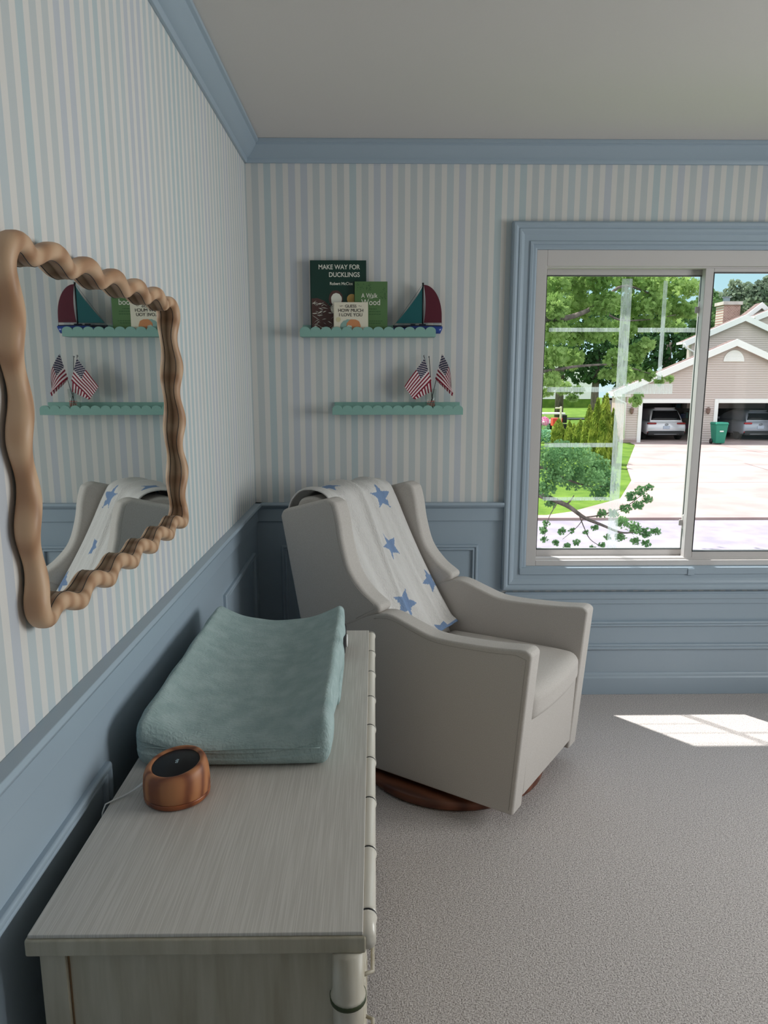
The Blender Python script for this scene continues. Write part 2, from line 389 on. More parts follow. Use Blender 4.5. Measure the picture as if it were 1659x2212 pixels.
# ================================================================== DRESSER
DX0, DX1, DY0, DY1, DH = .050, .524, -2.300, -1.065, .705
dw = pmat('greige_wood_end', (176, 168, 148), 0.55)
mottle(dw, (158, 150, 130), (186, 180, 162), 5, (9, 9, .8), 6, (.3, .75)); bump(dw, 40, .1, .001, (10, 10, 1))
dt = pmat('greige_lined_top', (196, 191, 182), 0.38)
def lines(m, axis_scale, a, b, scale=1.0, contrast=(.42, .62)):
    return mottle(m, a, b, scale, axis_scale, 3, contrast)
lines(dt, (620, 7, 1), (190, 185, 177), (206, 201, 194)); bump(dt, 1.0, .08, .0004, (620, 8, 1), 3)
bam = mottle(pmat('bamboo_greige', (190, 182, 164), 0.42), (172, 162, 140), (202, 196, 182), 30, (1, 1, .2), 3)
canem = pmat('glossy_pale_cane', (214, 208, 196), .25)
gring = pmat('dark_olive_groove', (52, 62, 30), 0.6)
dr = empty('dresser', (DX0, DY0, 0), label='long greige bamboo-style dresser under the wavy mirror', cat='dresser')
LX, LY = DX1 - DX0, DY1 - DY0
g = G(); g.box((.014, .012, .08), (LX - .030, LY - .012, DH - .030)); o = g.build('carcass', dw, dr); bev(o, .002, 2)
g = G(); g.box((0, 0, DH - .006), (LX - .004, LY, DH)); o = g.build('top', dt, dr); bev(o, .0012, 2)
g = G(); g.box((-.004, -.004, DH - .032), (LX + .0, LY + .004, DH - .006)); o = g.build('top_edge', dw, dr); bev(o, .003, 2)
# rear stile of the near end and its groove
g = G(); g.box((.012, .004, .02), (.048, .013, DH - .032)); o = g.build('stile', dw, dr); bev(o, .001, 2)
g = G(); g.box((.0485, .0105, .06), (.0505, .0125, DH - .033)); g.build('groove', pmat('brown_groove', (120, 92, 62), .6), dr)
def bamboo(name, pts_fn, length, nodes, r, parent, n=18, mat=bam):
    """cane with swollen nodes; pts_fn maps a length coordinate to a point"""
    ts = sorted(set([0, length] + [t + d for t in nodes for d in (-.012, -.007, -.003, -.0015, .0015, .003, .007, .012) if 0 < t + d < length]))
    def rad(t):
        q = r
        for nd in nodes:
            d = abs(t - nd)
            if d < .002: q = r * .98
            elif d < .0035: q = r * 1.16
            elif d < .009: q = r * 1.08
        return q
    g = G(); g.tube([pts_fn(t) for t in ts], [rad(t) for t in ts], n); return g.build(name, mat, parent, True)
nd = [y - DY0 for y in (-1.075, -1.229, -1.376, -1.53, -1.679, -1.821, -1.965, -2.108, -2.252)]
gg = [x for x in nd]
bamboo('front_edge_cane', lambda t: (LX + .002, t, DH - .016), LY, gg, .0125, dr, mat=canem)
for t in nd:
    g = G(); g.lathe([(.0140, -.0016), (.0146, 0), (.0140, .0016)], (LX + .002, t, DH - .016), 18, axis='Y'); g.build('cane_ring', M['black'], dr, True)
# bamboo corner posts with olive groove rings
for (x, y) in ((LX - .026, .006), (LX - .026, LY - .006), (.02, LY - .006)):
    p = bamboo('corner_post', lambda t: (x, y, DH - .032 - t), DH - .032, (.078, .30, .50), .0225, dr, 24)
    for zz in (.078, .30, .50):
        q = G(); q.lathe([(.0226, -.0042), (.0262, -.0036), (.0266, .0036), (.0226, .0042)], (x, y, DH - .032 - zz), 32); q.build('post_ring', gring, p, True)
# drawers on the long front, three rows of two, thin cane beading
for r in range(3):
    for c in range(2):
        z0 = .10 + r * .188; y0 = .045 + c * (LY - .06) / 2; y1 = y0 + (LY - .12) / 2
        g = G(); g.box((LX - .030, y0, z0), (LX - .014, y1, z0 + .172)); d = g.build('drawer', dw, dr); bev(d, .002, 2)
        for zz in (z0 + .012, z0 + .160):
            bamboo('cane_beading', lambda t: (LX - .011, y0 + t, zz), y1 - y0, [.1, .25, .4], .0055, d, 8)
        g = G(); g.tube([(LX - .014, (y0 + y1) / 2 - .05, z0 + .086), (LX + .008, (y0 + y1) / 2 - .04, z0 + .086), (LX + .008, (y0 + y1) / 2 + .04, z0 + .086), (LX - .014, (y0 + y1) / 2 + .05, z0 + .086)], .004, 8)
        g.build('handle', bam, d, True)

# ================================================================== CHANGING PAD
PX0, PX1, PY0, PY1 = .066, .443, -1.862, -1.105
def pad_fn(p):
    x, y, z = p
    u = (x - (PX0 + PX1) / 2) / ((PX1 - PX0) / 2); v = (y - (PY0 + PY1) / 2) / ((PY1 - PY0) / 2)
    t = (z - DH) / .06
    h = .058 + .056 * abs(u) ** 2.4
    h *= 1 - .10 * max(0, abs(v) - .86) / .14
    nz = DH + .001 + t * h
    side = t * (1 - t) * 4
    if abs(u) > .9: x += math.copysign(.006, u) * side * (1 + .6 * math.sin(y * 34)) + (.007 * side * abs(math.sin((y + 1.6) * 24)) * math.exp(-((y + 1.42) / .17) ** 2) if u > 0 else 0)
    if v < -.9: y -= .010 * side
    if t > .9:
        nz += .0014 * math.sin(26 * y + 3 * math.sin(9 * x)) * (1 - abs(u)) + .0008 * math.sin(60 * x + 20 * y)
        for yy in (-1.42, -1.62): nz -= .0022 * math.exp(-((y - yy - .03 * u * u) / .004) ** 2) * (1 if abs(u) < .7 else 0)
        nz += .0022 * math.exp(-((x - .27 - .03 * math.sin(y * 22)) / .004) ** 2) * (1 if -1.68 < y < -1.45 else 0)
    if v < -.97 and .40 < t < .62: y += .003
    return (x, y, nz)
V, F = soft_box((PX0, PY0, DH), (PX1, PY1, DH + .06), .016, 60, pad_fn)
def crease(m, scale, strength, dist, stretch):
    k = NT(m); t = k.n('TexCoord'); mp = k.n('Mapping'); mp.inputs['Scale'].default_value = stretch; no = k.n('TexNoise'); no.noise_type = 'RIDGED_MULTIFRACTAL'
    no.inputs['Scale'].default_value = scale; no.inputs['Detail'].default_value = 4; bp = k.n('Bump'); bp.inputs['Strength'].default_value = strength; bp.inputs['Distance'].default_value = dist
    k.l(t.outputs['Object'], mp.inputs[0]); k.l(mp.outputs[0], no.inputs[0]); k.l(no.outputs[0], bp.inputs['Height']); old = bsdf(m).inputs['Normal']
    if old.is_linked: k.l(old.links[0].from_socket, bp.inputs['Normal'])
    k.l(bp.outputs[0], old)
padm = pmat('sage_muslin', (160, 180, 178), 0.95, spec=.12)
mottle(padm, (152, 172, 171), (170, 188, 187), 22, contrast=(.35, .65))
k = NT(padm); t_ = k.n('TexCoord'); w_ = k.n('TexWave'); w_.wave_type = 'BANDS'; w_.bands_direction = 'Y'; w_.inputs['Scale'].default_value = 42; w_.inputs['Distortion'].default_value = 7; w_.inputs['Detail'].default_value = 4; w_.inputs['Detail Scale'].default_value = 2.0
b_ = k.n('Bump'); b_.inputs['Strength'].default_value = .35; b_.inputs['Distance'].default_value = .002
k.l(t_.outputs['Object'], w_.inputs[0]); k.l(w_.outputs['Fac'], b_.inputs['Height']); k.l(b_.outputs[0], bsdf(padm).inputs['Normal'])
bump(padm, 130, .6, .0025, (1.4, .6, 1), 6); crease(padm, 9, .55, .006, (1, .7, 1)); crease(padm, 30, .4, .003, (.6, 1.3, 1)); bump(padm, 16, .18, .006, (1, 1.6, 1), 3)
pd = empty('changing_pad', ((PX0 + PX1) / 2, (PY0 + PY1) / 2, DH), label='sage green muslin covered contoured changing pad on the dresser top', cat='changing pad')
o = mesh('fitted_cover', [(v[0] - pd.location.x, v[1] - pd.location.y, v[2] - pd.location.z) for v in V], F, padm, pd, True)
# scalloped gaps of the cover's gathered opening along the aisle side, with white buckle of the safety strap
lx = PX1 - pd.location.x
g = G(); V, F = soft_box((lx - .012, .175, .010), (lx + .0125, .30, .068), .009, 6); g.add(V, F); g.build('vinyl_side', M['dark'], pd, True)
g = G(); V, F = soft_box((lx - .010, -.12, .004), (lx + .0125, .15, .034), .010, 8); g.add(V, F); g.build('cover_fold', padm, pd, True)
g = G(); g.tube([(lx + .0145, .240 + .018 * math.cos(a), .034 + .016 * math.sin(a)) for a in np.linspace(0, 2 * PI, 20)[:-1]], .0026, 8, closed=True); g.tube([(lx + .0145, .228, .034), (lx + .0145, .252, .034)], .002, 6); g.build('buckle', M['white'], pd, True)
g = G(); pts = [(x * (PX1 - PX0) / 2, -(PY1 - PY0) / 2 - .0088, .043 + .006 * abs(x) ** 2 + .002 * math.sin(5 * x)) for x in np.linspace(-.92, .92, 24)]
g.tube(pts, .0011, 6); g.build('seam', padm, pd, True)

# ================================================================== WOODEN SPEAKER
sp = empty('speaker', (.1665, -1.955, DH + .0004), label='round orange wood speaker with slanted black top and white cord on the dresser', cat='speaker')
def tl(p): return Vector((p.x, p.y, p.z + (p.z / .066) ** 3 * (.10 * p.x + .10 * p.y)))
R_ = .0600
g = G(); g.lathe([(R_ - .006, 0), (R_ - .002, .0015), (R_, .004), (R_ + .0005, .010), (R_, .0118)], (0, 0, 0), 64, tilt=tl); g.build('foot_ring', wood('dark_orange_wood', (160, 92, 54), (142, 78, 44), (104, 52, 30), 9, .3, 3, (1, 1, .4)), sp, True)
g = G(); g.lathe([(R_ - .001, .0118), (R_ + .0005, .014), (R_ + .0008, .03), (R_ - .001, .050), (R_ - .004, .060), (R_ - .008, .0655), (R_ - .012, .0668), (R_ - .0155, .0655), (R_ - .0165, .063)], (0, 0, 0), 64, tilt=tl); g.build('body', M['acacia'], sp, True)
glossk = pmat('black_glass', (5, 8, 13), .4, spec=.3)
g = G(); g.lathe([(R_ - .0165, .0610), (R_ - .0165, .0634), (R_ - .018, .0640), (.0001, .0642)], (0, 0, 0), 64, tilt=tl); g.build('display', glossk, sp, True)
text('display_mark', 'tala', .009, (.004, -.004, .0650), (.08, -.09, PI / 2), pmat('display_print', (190, 215, 225), .5), sp, .0001)
g = G(); P = [(-.056, .004, .020), (-.066, .004, .018), (-.078, .002, .010), (-.090, -.003, .004), (-.100, -.012, .0026), (-.112, -.025, .0030), (-.1215, -.036, .0025), (-.1255, -.042, -.010), (-.1262, -.045, -.03), (-.1262, -.045, -.16)]
g.tube(P, [.0035, .0033, .0022, .0016, .0015] + [.0015] * (len(P) - 5), 8); g.build('power_cord', M['white'], sp, True)

# ================================================================== MIRROR
def rrect(y0, y1, z0, z1, r, step=.0035):
    P = []; N = []
    segs = [((y1 - r, z0 + r), -PI / 2), ((y1 - r, z1 - r), 0), ((y0 + r, z1 - r), PI / 2), ((y0 + r, z0 + r), PI)]
    for i, (c, a0) in enumerate(segs):
        for k in range(19):
            a = a0 + PI / 2 * k / 18; P.append((c[0] + r * math.cos(a), c[1] + r * math.sin(a))); N.append((math.cos(a), math.sin(a)))
        c2, a2 = segs[(i + 1) % 4]; a = a0 + PI / 2; p = P[-1]; q = (c2[0] + r * math.cos(a), c2[1] + r * math.sin(a))
        L = math.dist(p, q); m = int(L / step)
        for k in range(1, m): P.append((p[0] + (q[0] - p[0]) * k / m, p[1] + (q[1] - p[1]) * k / m)); N.append((math.cos(a), math.sin(a)))
    return P, N
MY0, MY1, MZ0, MZ1 = -2.128, -1.295, 1.103, 1.662
P, N = rrect(MY0, MY1, MZ0, MZ1, .045)
ds = [0]
for i in range(1, len(P)): ds.append(ds[-1] + math.dist(P[i], P[i - 1]))
LT = ds[-1] + math.dist(P[0], P[-1]); NW = round(LT / .138)
mir = empty('wall_mirror', (0, (MY0 + MY1) / 2, MZ0), label='wavy pale wood framed mirror on the left wall', cat='mirror')
cyc = (MY0 + MY1) / 2
V = []; F = []; inner = []; groove = []; NS = 20
for i, ((y, z), (ny, nz)) in enumerate(zip(P, N)):
    ph = 2 * PI * NW * ds[i] / LT; a = .0095 * math.sin(ph)
    r_in = .0148 + .0012 * math.cos(ph); rx = .0165
    for k in range(NS):
        t = 2 * PI * k / NS
        # slightly boxy, twisting section
        c_, s_ = math.cos(t), math.sin(t)
        e_ = (abs(c_) ** 2.6 + abs(s_) ** 2.6) ** (-1 / 2.6)
        off = a + r_in * e_ * c_; x = .021 + rx * e_ * s_ + .004 * math.sin(ph + .9) * (0.5 + 0.5 * s_)
        V.append((max(x, .001), y + ny * off - cyc, z + nz * off - MZ0))
    c_, s_ = -.97, .24; e_ = (abs(c_) ** 2.6 + abs(s_) ** 2.6) ** (-1 / 2.6); off = a + r_in * e_ * c_
    groove.append((.021 + rx * e_ * s_ + .004 * math.sin(ph + .9) * (0.5 + 0.5 * s_), y + ny * off - cyc, z + nz * off - MZ0))
    inner.append((y + ny * (a - r_in * .6) - cyc, z + nz * (a - r_in * .6) - MZ0))
n = len(P)
for i in range(n):
    j = (i + 1) % n
    for k in range(NS): F.append((i * NS + k, i * NS + (k + 1) % NS, j * NS + (k + 1) % NS, j * NS + k))
mesh('frame', V, F, M['pine'], mir, True)
g = G(); g.tube(groove, .0007, 6, closed=True); g.build('groove_line', M['black'], mir, True)
mm = bpy.data.materials.new('mirror_silver'); mm.use_nodes = True; b = bsdf(mm); b.inputs['Base Color'].default_value = (.86, .90, .89, 1); b.inputs['Metallic'].default_value = 1; b.inputs['Roughness'].default_value = .01
mesh('mirror_glass', [(.012, y, z) for y, z in inner], [tuple(range(n))], mm, mir)
mesh('backing', [(.002, y, z) for y, z in inner] + [(.010, y, z) for y, z in inner], [tuple(range(n)), tuple(range(n, 2 * n))], M['dark'], mir)
g = G(); g.tube([(.0135, y + 0.0, z) for y, z in [(yy + ny * .004, zz + nz * .004) for (yy, zz), (ny, nz) in zip(inner, N)]], .0012, 6, closed=True); g.build('edge_gap', M['black'], mir, True)

# ================================================================== SHELVES
def scallop_shelf(x0, x1, z0, label):
    s = empty('wall_shelf', (x0, 0, z0), label=label, cat='shelf', group='scalloped mint picture ledges')
    L = x1 - x0; D = .082; ht = .0405; n = 13; w = L / n
    g = G(); g.box((0, -D + .008, 0), (L, -.0005, .010)); o = g.build('ledge', M['mint'], s); bev(o, .001, 2)
    g = G(); g.box((.006, -.012, .010), (L - .006, -.0005, .052)); o = g.build('back_rail', M['mint'], s); bev(o, .001, 2)
    prof = [(0, 0), (L, 0), (L, ht - .0165)]
    for i in range(n - 1, -1, -1):
        for k in range(0, 13):
            a = PI * k / 12
            if k == 0 and i < n - 1: continue
            prof.append((i * w + w / 2 + math.cos(a) * w / 2, ht - .0165 + math.sin(a) * .0165))
    prof.pop()
    prof.append((0, ht - .0165))
    g = G(); g.prism(prof, lambda p, a: (p[0], a, p[1]), -D, -D + .009); o = g.build('scalloped_lip', M['mint'], s); bev(o, .0008, 2, 60, smooth=False)
    return s
SH1, SH2 = 1.656, 1.327
scallop_shelf(.224, .800, SH1, 'upper mint green scalloped shelf holding the books and sailboat')
scallop_shelf(.357, .922, SH2, 'lower mint green scalloped shelf holding the small flags')

# books ------------------------------------------------------------
def book(x0, x1, y, ztop, th, mat, label, r=0.001, lean=0.0):
    z0 = SH1 + .0102
    b = empty('book', (x0, y, z0), label=label, cat='book', group='picture books on the upper shelf'); b.rotation_euler = (lean, 0, 0)
    w, h = x1 - x0, ztop - z0
    g = G(); g.box((0, 0, 0), (w, .002, h)); o = g.build('front_cover', mat, b)
    g = G(); g.box((0, th - .002, 0), (w, th, h)); g.build('back_cover', mat, b)
    g = G(); g.box((0.0, .0, 0), (.002, th, h)); g.build('spine', mat, b)
    g = G(); g.box((.002, .002, .003), (w - .003, th - .002, h - .003)); g.build('pages', M['paper'], b)
    if r > .002:
        bev(o, r, 4, 30)
    return b, w, h
dg_ = pmat('deep_green_cover', (10, 54, 44), .35); lg = pmat('grass_green_cover', (84, 120, 72), .55)
ivory = pmat('ivory_print', (226, 226, 214), .5); brown = pmat('brown_print', (78, 50, 46), .5); gold = pmat('gold_medal', (208, 170, 96), .4)
RX = (PI / 2, 0, 0)
b1, w, h = book(.268, .5055, -.034, 1.972, .014, dg_, 'large dark green picture book with white title at the back of the shelf')
text('title', 'MAKE WAY FOR', .0265, (w - .027, -.0008, h - .036), RX, ivory, b1, align='RIGHT', xs=.90, offset=.0004)
text('title', 'DUCKLINGS', .0265, (w - .027, -.0008, h - .067), RX, ivory, b1, align='RIGHT', xs=.90, offset=.0004)
text('author', 'Robert McClos', .0165, (w - .155, -.0008, h - .1), RX, ivory, b1, xs=.95, offset=.0003)
def blob(name, pts, y, mat, parent, th=.0006):
    g = G(); g.prism(pts, lambda p, a: (p[0], a, p[1]), y, y - th); return g.build(name, mat, parent)
rng = random.Random(4)
def wob(cx, cz, rx, rz, n=28, j=.12, seed=1):
    r = random.Random(seed); return [(cx + rx * math.cos(2 * PI * k / n) * (1 + r.uniform(-j, j)), cz + rz * math.sin(2 * PI * k / n) * (1 + r.uniform(-j, j))) for k in range(n)]
blob('cover_art', [(0.004, .002), (.004, .150), (.03, .152), (.06, .140), (.082, .118), (.10, .09), (.11, .05), (.112, .002)], -.0002, brown, b1)
blob('cover_art', wob(.108, .150, .030, .034, 26, .05, 3), -.0002, brown, b1)
blob('cover_art', wob(.110, .146, .023, .027, 26, .04, 5), -.0009, ivory, b1)
blob('cover_art', wob(.104, .108, .018, .022, 20, .08, 6), -.0009, ivory, b1)
for i in range(60):
    cx_, cz_ = rng.uniform(.012, .10), rng.uniform(.012, .140); a = rng.uniform(-.9, .9); l_ = rng.uniform(.006, .016); t_w = rng.uniform(.0012, .0035)
    dx, dz = math.cos(a) * l_, math.sin(a) * l_
    blob('cover_art', [(max(.005, cx_ - dx), cz_ - dz), (cx_ + dz / l_ * t_w, cz_ - dx / l_ * t_w * -1), (cx_ + dx, cz_ + dz), (cx_ - dz / l_ * t_w * .4, cz_ - dx / l_ * t_w * .6)], -.0009, ivory, b1)
blob('medal', [(.176 + .021 * math.cos(2 * PI * k / 32), .148 + .021 * math.sin(2 * PI * k / 32)) for k in range(32)], -.0003, gold, b1)
b2, w, h = book(.4545, .5952, -.052, 1.884, .010, lg, 'grass green book standing at the right of the trio of books')
text('title', 'A Walk', .026, (.030, -.0008, h - .066), RX, ivory, b2, xs=.84, offset=.0002)
text('title', 'Wood', .034, (.030, -.0008, h - .096), RX, ivory, b2, xs=.90, offset=.0002)
text('title', 'in the', .008, (.060, -.0008, h - .070), RX, ivory, b2)
dgp = pmat('dark_green_print', (44, 84, 48), .6)
for i in range(60):
    q = i / 60; 
    if i < 38: cx_, cz_ = .008 + .065 * rng.random(), h - .008 - .028 * rng.random()
    else: cx_, cz_ = .112 + .024 * rng.random(), h - .024 - .05 * rng.random()
    a = rng.uniform(0, PI); l_ = .003; blob('leaf_print', [(cx_ - math.cos(a) * l_, cz_ - math.sin(a) * l_), (cx_ + math.sin(a) * .0009, cz_ - math.cos(a) * .0009), (cx_ + math.cos(a) * l_, cz_ + math.sin(a) * l_), (cx_ - math.sin(a) * .0009, cz_ + math.cos(a) * .0009)], -.0002, dgp, b2, .0004)
for zz, tx in ((.113, 'explore'), (.124, 'nature walks'), (.135, 'with poems'), (.163, 'by James Brown'), (.172, '& Sara Jones')): 
    g = G(); r2 = random.Random(int(zz * 1000)); x_ = .062
    while x_ < .062 + .0042 * len(tx): l_ = r2.uniform(.004, .011); g.box((x_, -.0006, h - zz), (x_ + l_, -.0001, h - zz + .0022)); x_ += l_ + .002
    g.build('small_print', dgp, b2)
b3_, w, h = book(.3670, .5130, -.068, 1.798, .012, M['cream_card'], 'small cream board book in front of the two green books', r=.006)
ink = pmat('dark_ink', (48, 40, 44), .6)
text('title', 'GUESS', .017, (w / 2, -.0008, h - .022), RX, ink, b3_, align='CENTER')
text('title', 'HOW MUCH', .019, (w / 2, -.0008, h - .040), RX, ink, b3_, align='CENTER', xs=.98)
text('title', 'I LOVE YOU', .019, (w / 2, -.0008, h - .058), RX, ink, b3_, align='CENTER', xs=.98)
for sx_ in (-1, 1):
    g = G(); g.tube([(w / 2 + sx_ * (.034 + .012 * q), -.0005, h - .016 + .0022 * math.sin(q * 7)) for q in np.linspace(0, 1, 12)], .0005, 5); g.build('flourish', ink, b3_)
blob('seal', [(.020 + .010 * math.cos(2 * PI * k / 24), h - .071 + .010 * math.sin(2 * PI * k / 24)) for k in range(24)], -.0002, pmat('pale_gold', (208, 200, 160), .6), b3_)
blob('cover_art', wob(.070, .032, .042, .030, 30, .05, 8), -.0002, pmat('soft_teal_print', (140, 172, 164), .7), b3_)
blob('cover_art', wob(.084, .036, .030, .026, 30, .05, 9), -.0007, pmat('rust_orange_print', (206, 138, 92), .7), b3_)
blob('cover_art', wob(.066, .026, .012, .012, 16, .15, 10), -.0012, pmat('pale_teal_print', (188, 206, 196), .7), b3_)

# sailboat ----------------------------------------------------------
sb = empty('toy_sailboat', (.7465, -.044, SH1 + .0102), label='wooden model sailboat with teal and burgundy sails on the upper shelf', cat='toy boat')
navy = pmat('navy_lacquer', (18, 24, 44), .3); cobalt = pmat('cobalt_lacquer', (28, 62, 140), .3)
def hull(name, z0, z1, x0, x1, half, mat, flare=1.0):
    V = []; F = []; nx = 24; ny = 6
    for i in range(nx + 1):
        u = i / nx; x = x0 + (x1 - x0) * u; wd = half * math.sin(PI * min(1, (.08 + .92 * u)) ** .75) ** .6 if 0 < u < 1 else .001
        wd = half * max(.04, (1 - abs(2 * u - 1.15) ** 2.4 * .75))
        if u < .35: wd *= (u / .35) ** .7 + .02
        for k in range(ny + 1):
            a = PI * k / ny; zz = z1 - (z1 - z0) * math.sin(a) ** .6
            V.append((x, -wd * math.cos(a), zz if 0 < u < 1 else z1 - (z1 - zz) * .35))
    for i in range(nx):
        for k in range(ny): F.append((i * (ny + 1) + k, (i + 1) * (ny + 1) + k, (i + 1) * (ny + 1) + k + 1, i * (ny + 1) + k + 1))
        F.append((i * (ny + 1), i * (ny + 1) + ny, (i + 1) * (ny + 1) + ny, (i + 1) * (ny + 1)))
    F.append(tuple(range(ny + 1))); F.append(tuple(nx * (ny + 1) + k for k in range(ny + 1))[::-1])
    return mesh(name, V, F, mat, sb, True)
hull('hull', .004, .034, -.125, .084, .022, cobalt)
hull('deck_band', .0225, .0385, -.127, .080, .0228, navy)
g = G(); g.box((-.052, -.008, .038), (-.032, .008, .044)); bev(g.build('hatch', navy, sb), .001, 2)
g = G(); g.box((-.016, -.010, .038), (.013, .010, .044)); bev(g.build('cabin', navy, sb), .001, 2)
g = G(); g.box((-.025, -.006, .0), (.020, .006, .008)); bev(g.build('stand', navy, sb), .001, 2)
g = G(); g.tube([(0, 0, .038), (0, 0, .213)], .0030, 10); g.tube([(0, 0, .208), (0, 0, .214)], .0042, 10); g.build('mast', M['black'], sb, True)
def sail(name, pts, mat, y=0.0, th=.0022):
    g = G(); g.prism(pts, lambda p, a: (p[0], a, p[1]), y, y + th); return g.build(name, mat, sb)
teal = pmat('teal_sail', (4, 88, 92), .7); burg = pmat('burgundy_sail', (84, 8, 34), .7)
J = [(-.003, .048)] + [(-.003, .2)] + [(-.003 - .112 * q ** 1.22, .2 - .152 * q) for q in np.linspace(.06, 1, 14)]
sail('jib', J, teal, -.001)
Mn = [(.003, .206)] + [(.003 + .078 * math.sin(q * PI / 2) ** 1.0, .206 - .130 * (1 - math.cos(q * PI / 2)) - .0 * q) for q in np.linspace(.1, 1, 14)] + [(.0815, .05), (.004, .05)] + [(.004 + .0075 * math.sin(PI * q) ** .8, .05 + .146 * q) for q in np.linspace(.08, .95, 12)]
sail('mainsail', Mn, burg, -.001)
g = G()
for a, b in (((-.114, 0, .049), (-.126, 0, .038)), ((.081, 0, .05), (.081, 0, .037)), ((0, 0, .21), (-.114, 0, .049)), ((-.003, 0, .048), (-.115, 0, .048)), ((.002, 0, .048), (.082, 0, .048))): g.tube([a, b], .0006, 5)
g.build('rigging', M['black'], sb)

# flags -------------------------------------------------------------
RED, WHT, NVY = lin((128, 10, 42)), lin((226, 214, 216)), lin((16, 24, 62))
flagm = bpy.data.materials.new('printed_flag_cloth'); flagm.use_nodes = True
k = NT(flagm); va = k.n('VertexColor'); va.layer_name = 'Col'; k.l(va.outputs[0], bsdf(flagm).inputs['Base Color']); bsdf(flagm).inputs['Roughness'].default_value = .8
def flag_cloth(patch, parent, nu=120, nv=104, canton=True):
    """patch(u, v): u along the stripes from hoist, v down from the top edge"""
    V = []; C = []; F = []
    for j in range(nv + 1):
        for i in range(nu + 1):
            u, v = i / nu, j / nv; V.append(patch(u, v))
            st = min(12, int(v * 13)); c = RED if st % 2 == 0 else WHT
            if canton and u < .40 and v < 7 / 13:
                c = NVY; a, b = u / .40 * 11 , v * 13 / 7 * 9
                ia, ib = round(a - .5), round(b - .5)
                if (ia + ib) % 2 == 0 and 0 <= ia <= 10 and 0 <= ib <= 8:
                    if math.hypot((a - .5 - ia) / 1.0, (b - .5 - ib) / 1.0) < .40: c = WHT
            C.append((*c, 1))
    for j in range(nv):
        for i in range(nu): F.append((j * (nu + 1) + i, j * (nu + 1) + i + 1, (j + 1) * (nu + 1) + i + 1, (j + 1) * (nu + 1) + i))
    o = mesh('flag_cloth', V, F, flagm, parent, True, fix=False)
    ca = o.data.color_attributes.new('Col', 'FLOAT_COLOR', 'POINT'); ca.data.foreach_set('color', np.array(C, dtype=np.float32).ravel())
    return o
def fp(px, py, Y): return at(px, py, Y)
def mkflag(label, top, bot, cloth_corners, Yf, ball=True, wave=.004, fold=None, flap=None):
    a = fp(*bot, Yf[1]); a.z = SH2 + .0105
    f = empty('small_flag', a, label=label, cat='flag', group='small american flags on the lower shelf')
    t = fp(*top, Yf[0]); g = G(); g.tube([(0, 0, 0), tuple(t - a)], .0013, 8); g.build('pole', M['black'], f, True)
    if ball: g = G(); V, F = soft_box(t - a - Vector((.0042,) * 3), t - a + Vector((.0042,) * 3), .00419, 6); g.add(V, F); g.build('finial', M['steel'], f, True)
    c = [fp(x, y, Y) - a for x, y, Y in cloth_corners]     # H0 hoist top, H1 hoist bottom, F0 fly top, F1 fly bottom
    def patch(u, v):
        p = (c[0] * (1 - v) + c[1] * v) * (1 - u) + (c[2] * (1 - v) + c[3] * v) * u
        p = Vector(p); p.y += wave * math.sin(u * 7 + v * 4) * (u ** .5); 
        if fold: p = fold(u, v, p)
        p.x += .002 * math.sin(u * 6 + 1) * u * (1 - v)
        return p
    o = flag_cloth(patch, f)
    if flap:
        d = [fp(x, y, Y) - a for x, y, Y in flap]
        flag_cloth(lambda u, v: (d[0] * (1 - v) + d[1] * v) * (1 - u) + (d[2] * (1 - v) + d[3] * v) * u, f, 20, 104, False)
    return f
mkflag('small flag on the left, its striped cloth spread towards the left', (916, 769), (941, 882), [(917, 774, -.062), (932, 822, -.062), (873, 835, -.070), (893, 862, -.066)], (-.060, -.046), flap=[(892, 860, -.063), (930, 822, -.058), (897, 863, -.061), (933, 846, -.056)])
mkflag('small flag whose cloth hangs folded behind the left one', (927, 771), (935, 884), [(921, 786, -.048), (931, 826, -.046), (902, 850, -.056), (919, 853, -.050)], (-.040, -.040), wave=.006)
mkflag('small flag on the right, its cloth drooping to the right', (955, 766), (926, 880), [(955, 765, -.052), (940, 818, -.050), (975, 838, -.062), (979, 850, -.058)], (-.050, -.042), ball=False, flap=[(941, 817, -.049), (979, 848, -.057), (946, 826, -.049), (977, 856, -.056)],
       fold=lambda u, v, p: p + Vector((.012 * math.sin(PI * min(1, u)) * (1 - v), -.008 * math.sin(PI * u), .006 * math.sin(PI * u) * (1 - v))))
# clear tumbler holding the flags
jar = empty('clear_tumbler', (at(930, 860, -.044).x, -.044, SH2 + .0102), label='clear glass tumbler with red lettering holding the small flags', cat='glass')
cg = glass_mat('clear_glass', (.93, .95, .94)); g = G(); g.lathe([(.018, 0), (.0225, .001), (.0235, .05), (.0265, .10), (.0260, .10), (.0225, .05), (.021, .004), (.002, .004)], (0, 0, 0), 36); g.build('vessel', cg, jar, True)
g = G(); rr_ = random.Random(3)
for row, z_ in ((0, .046), (1, .036), (2, .028)):
    pts = []
    for q in np.linspace(-.75, .75, 34): pts.append((.0243 * math.sin(q), -.0243 * math.cos(q), z_ + .0035 * math.sin(q * 26 + row) + .001 * rr_.random()))
    g.tube(pts, .0006, 5)
g.build('red_script', pmat('red_print', (190, 70, 56), .5), jar)

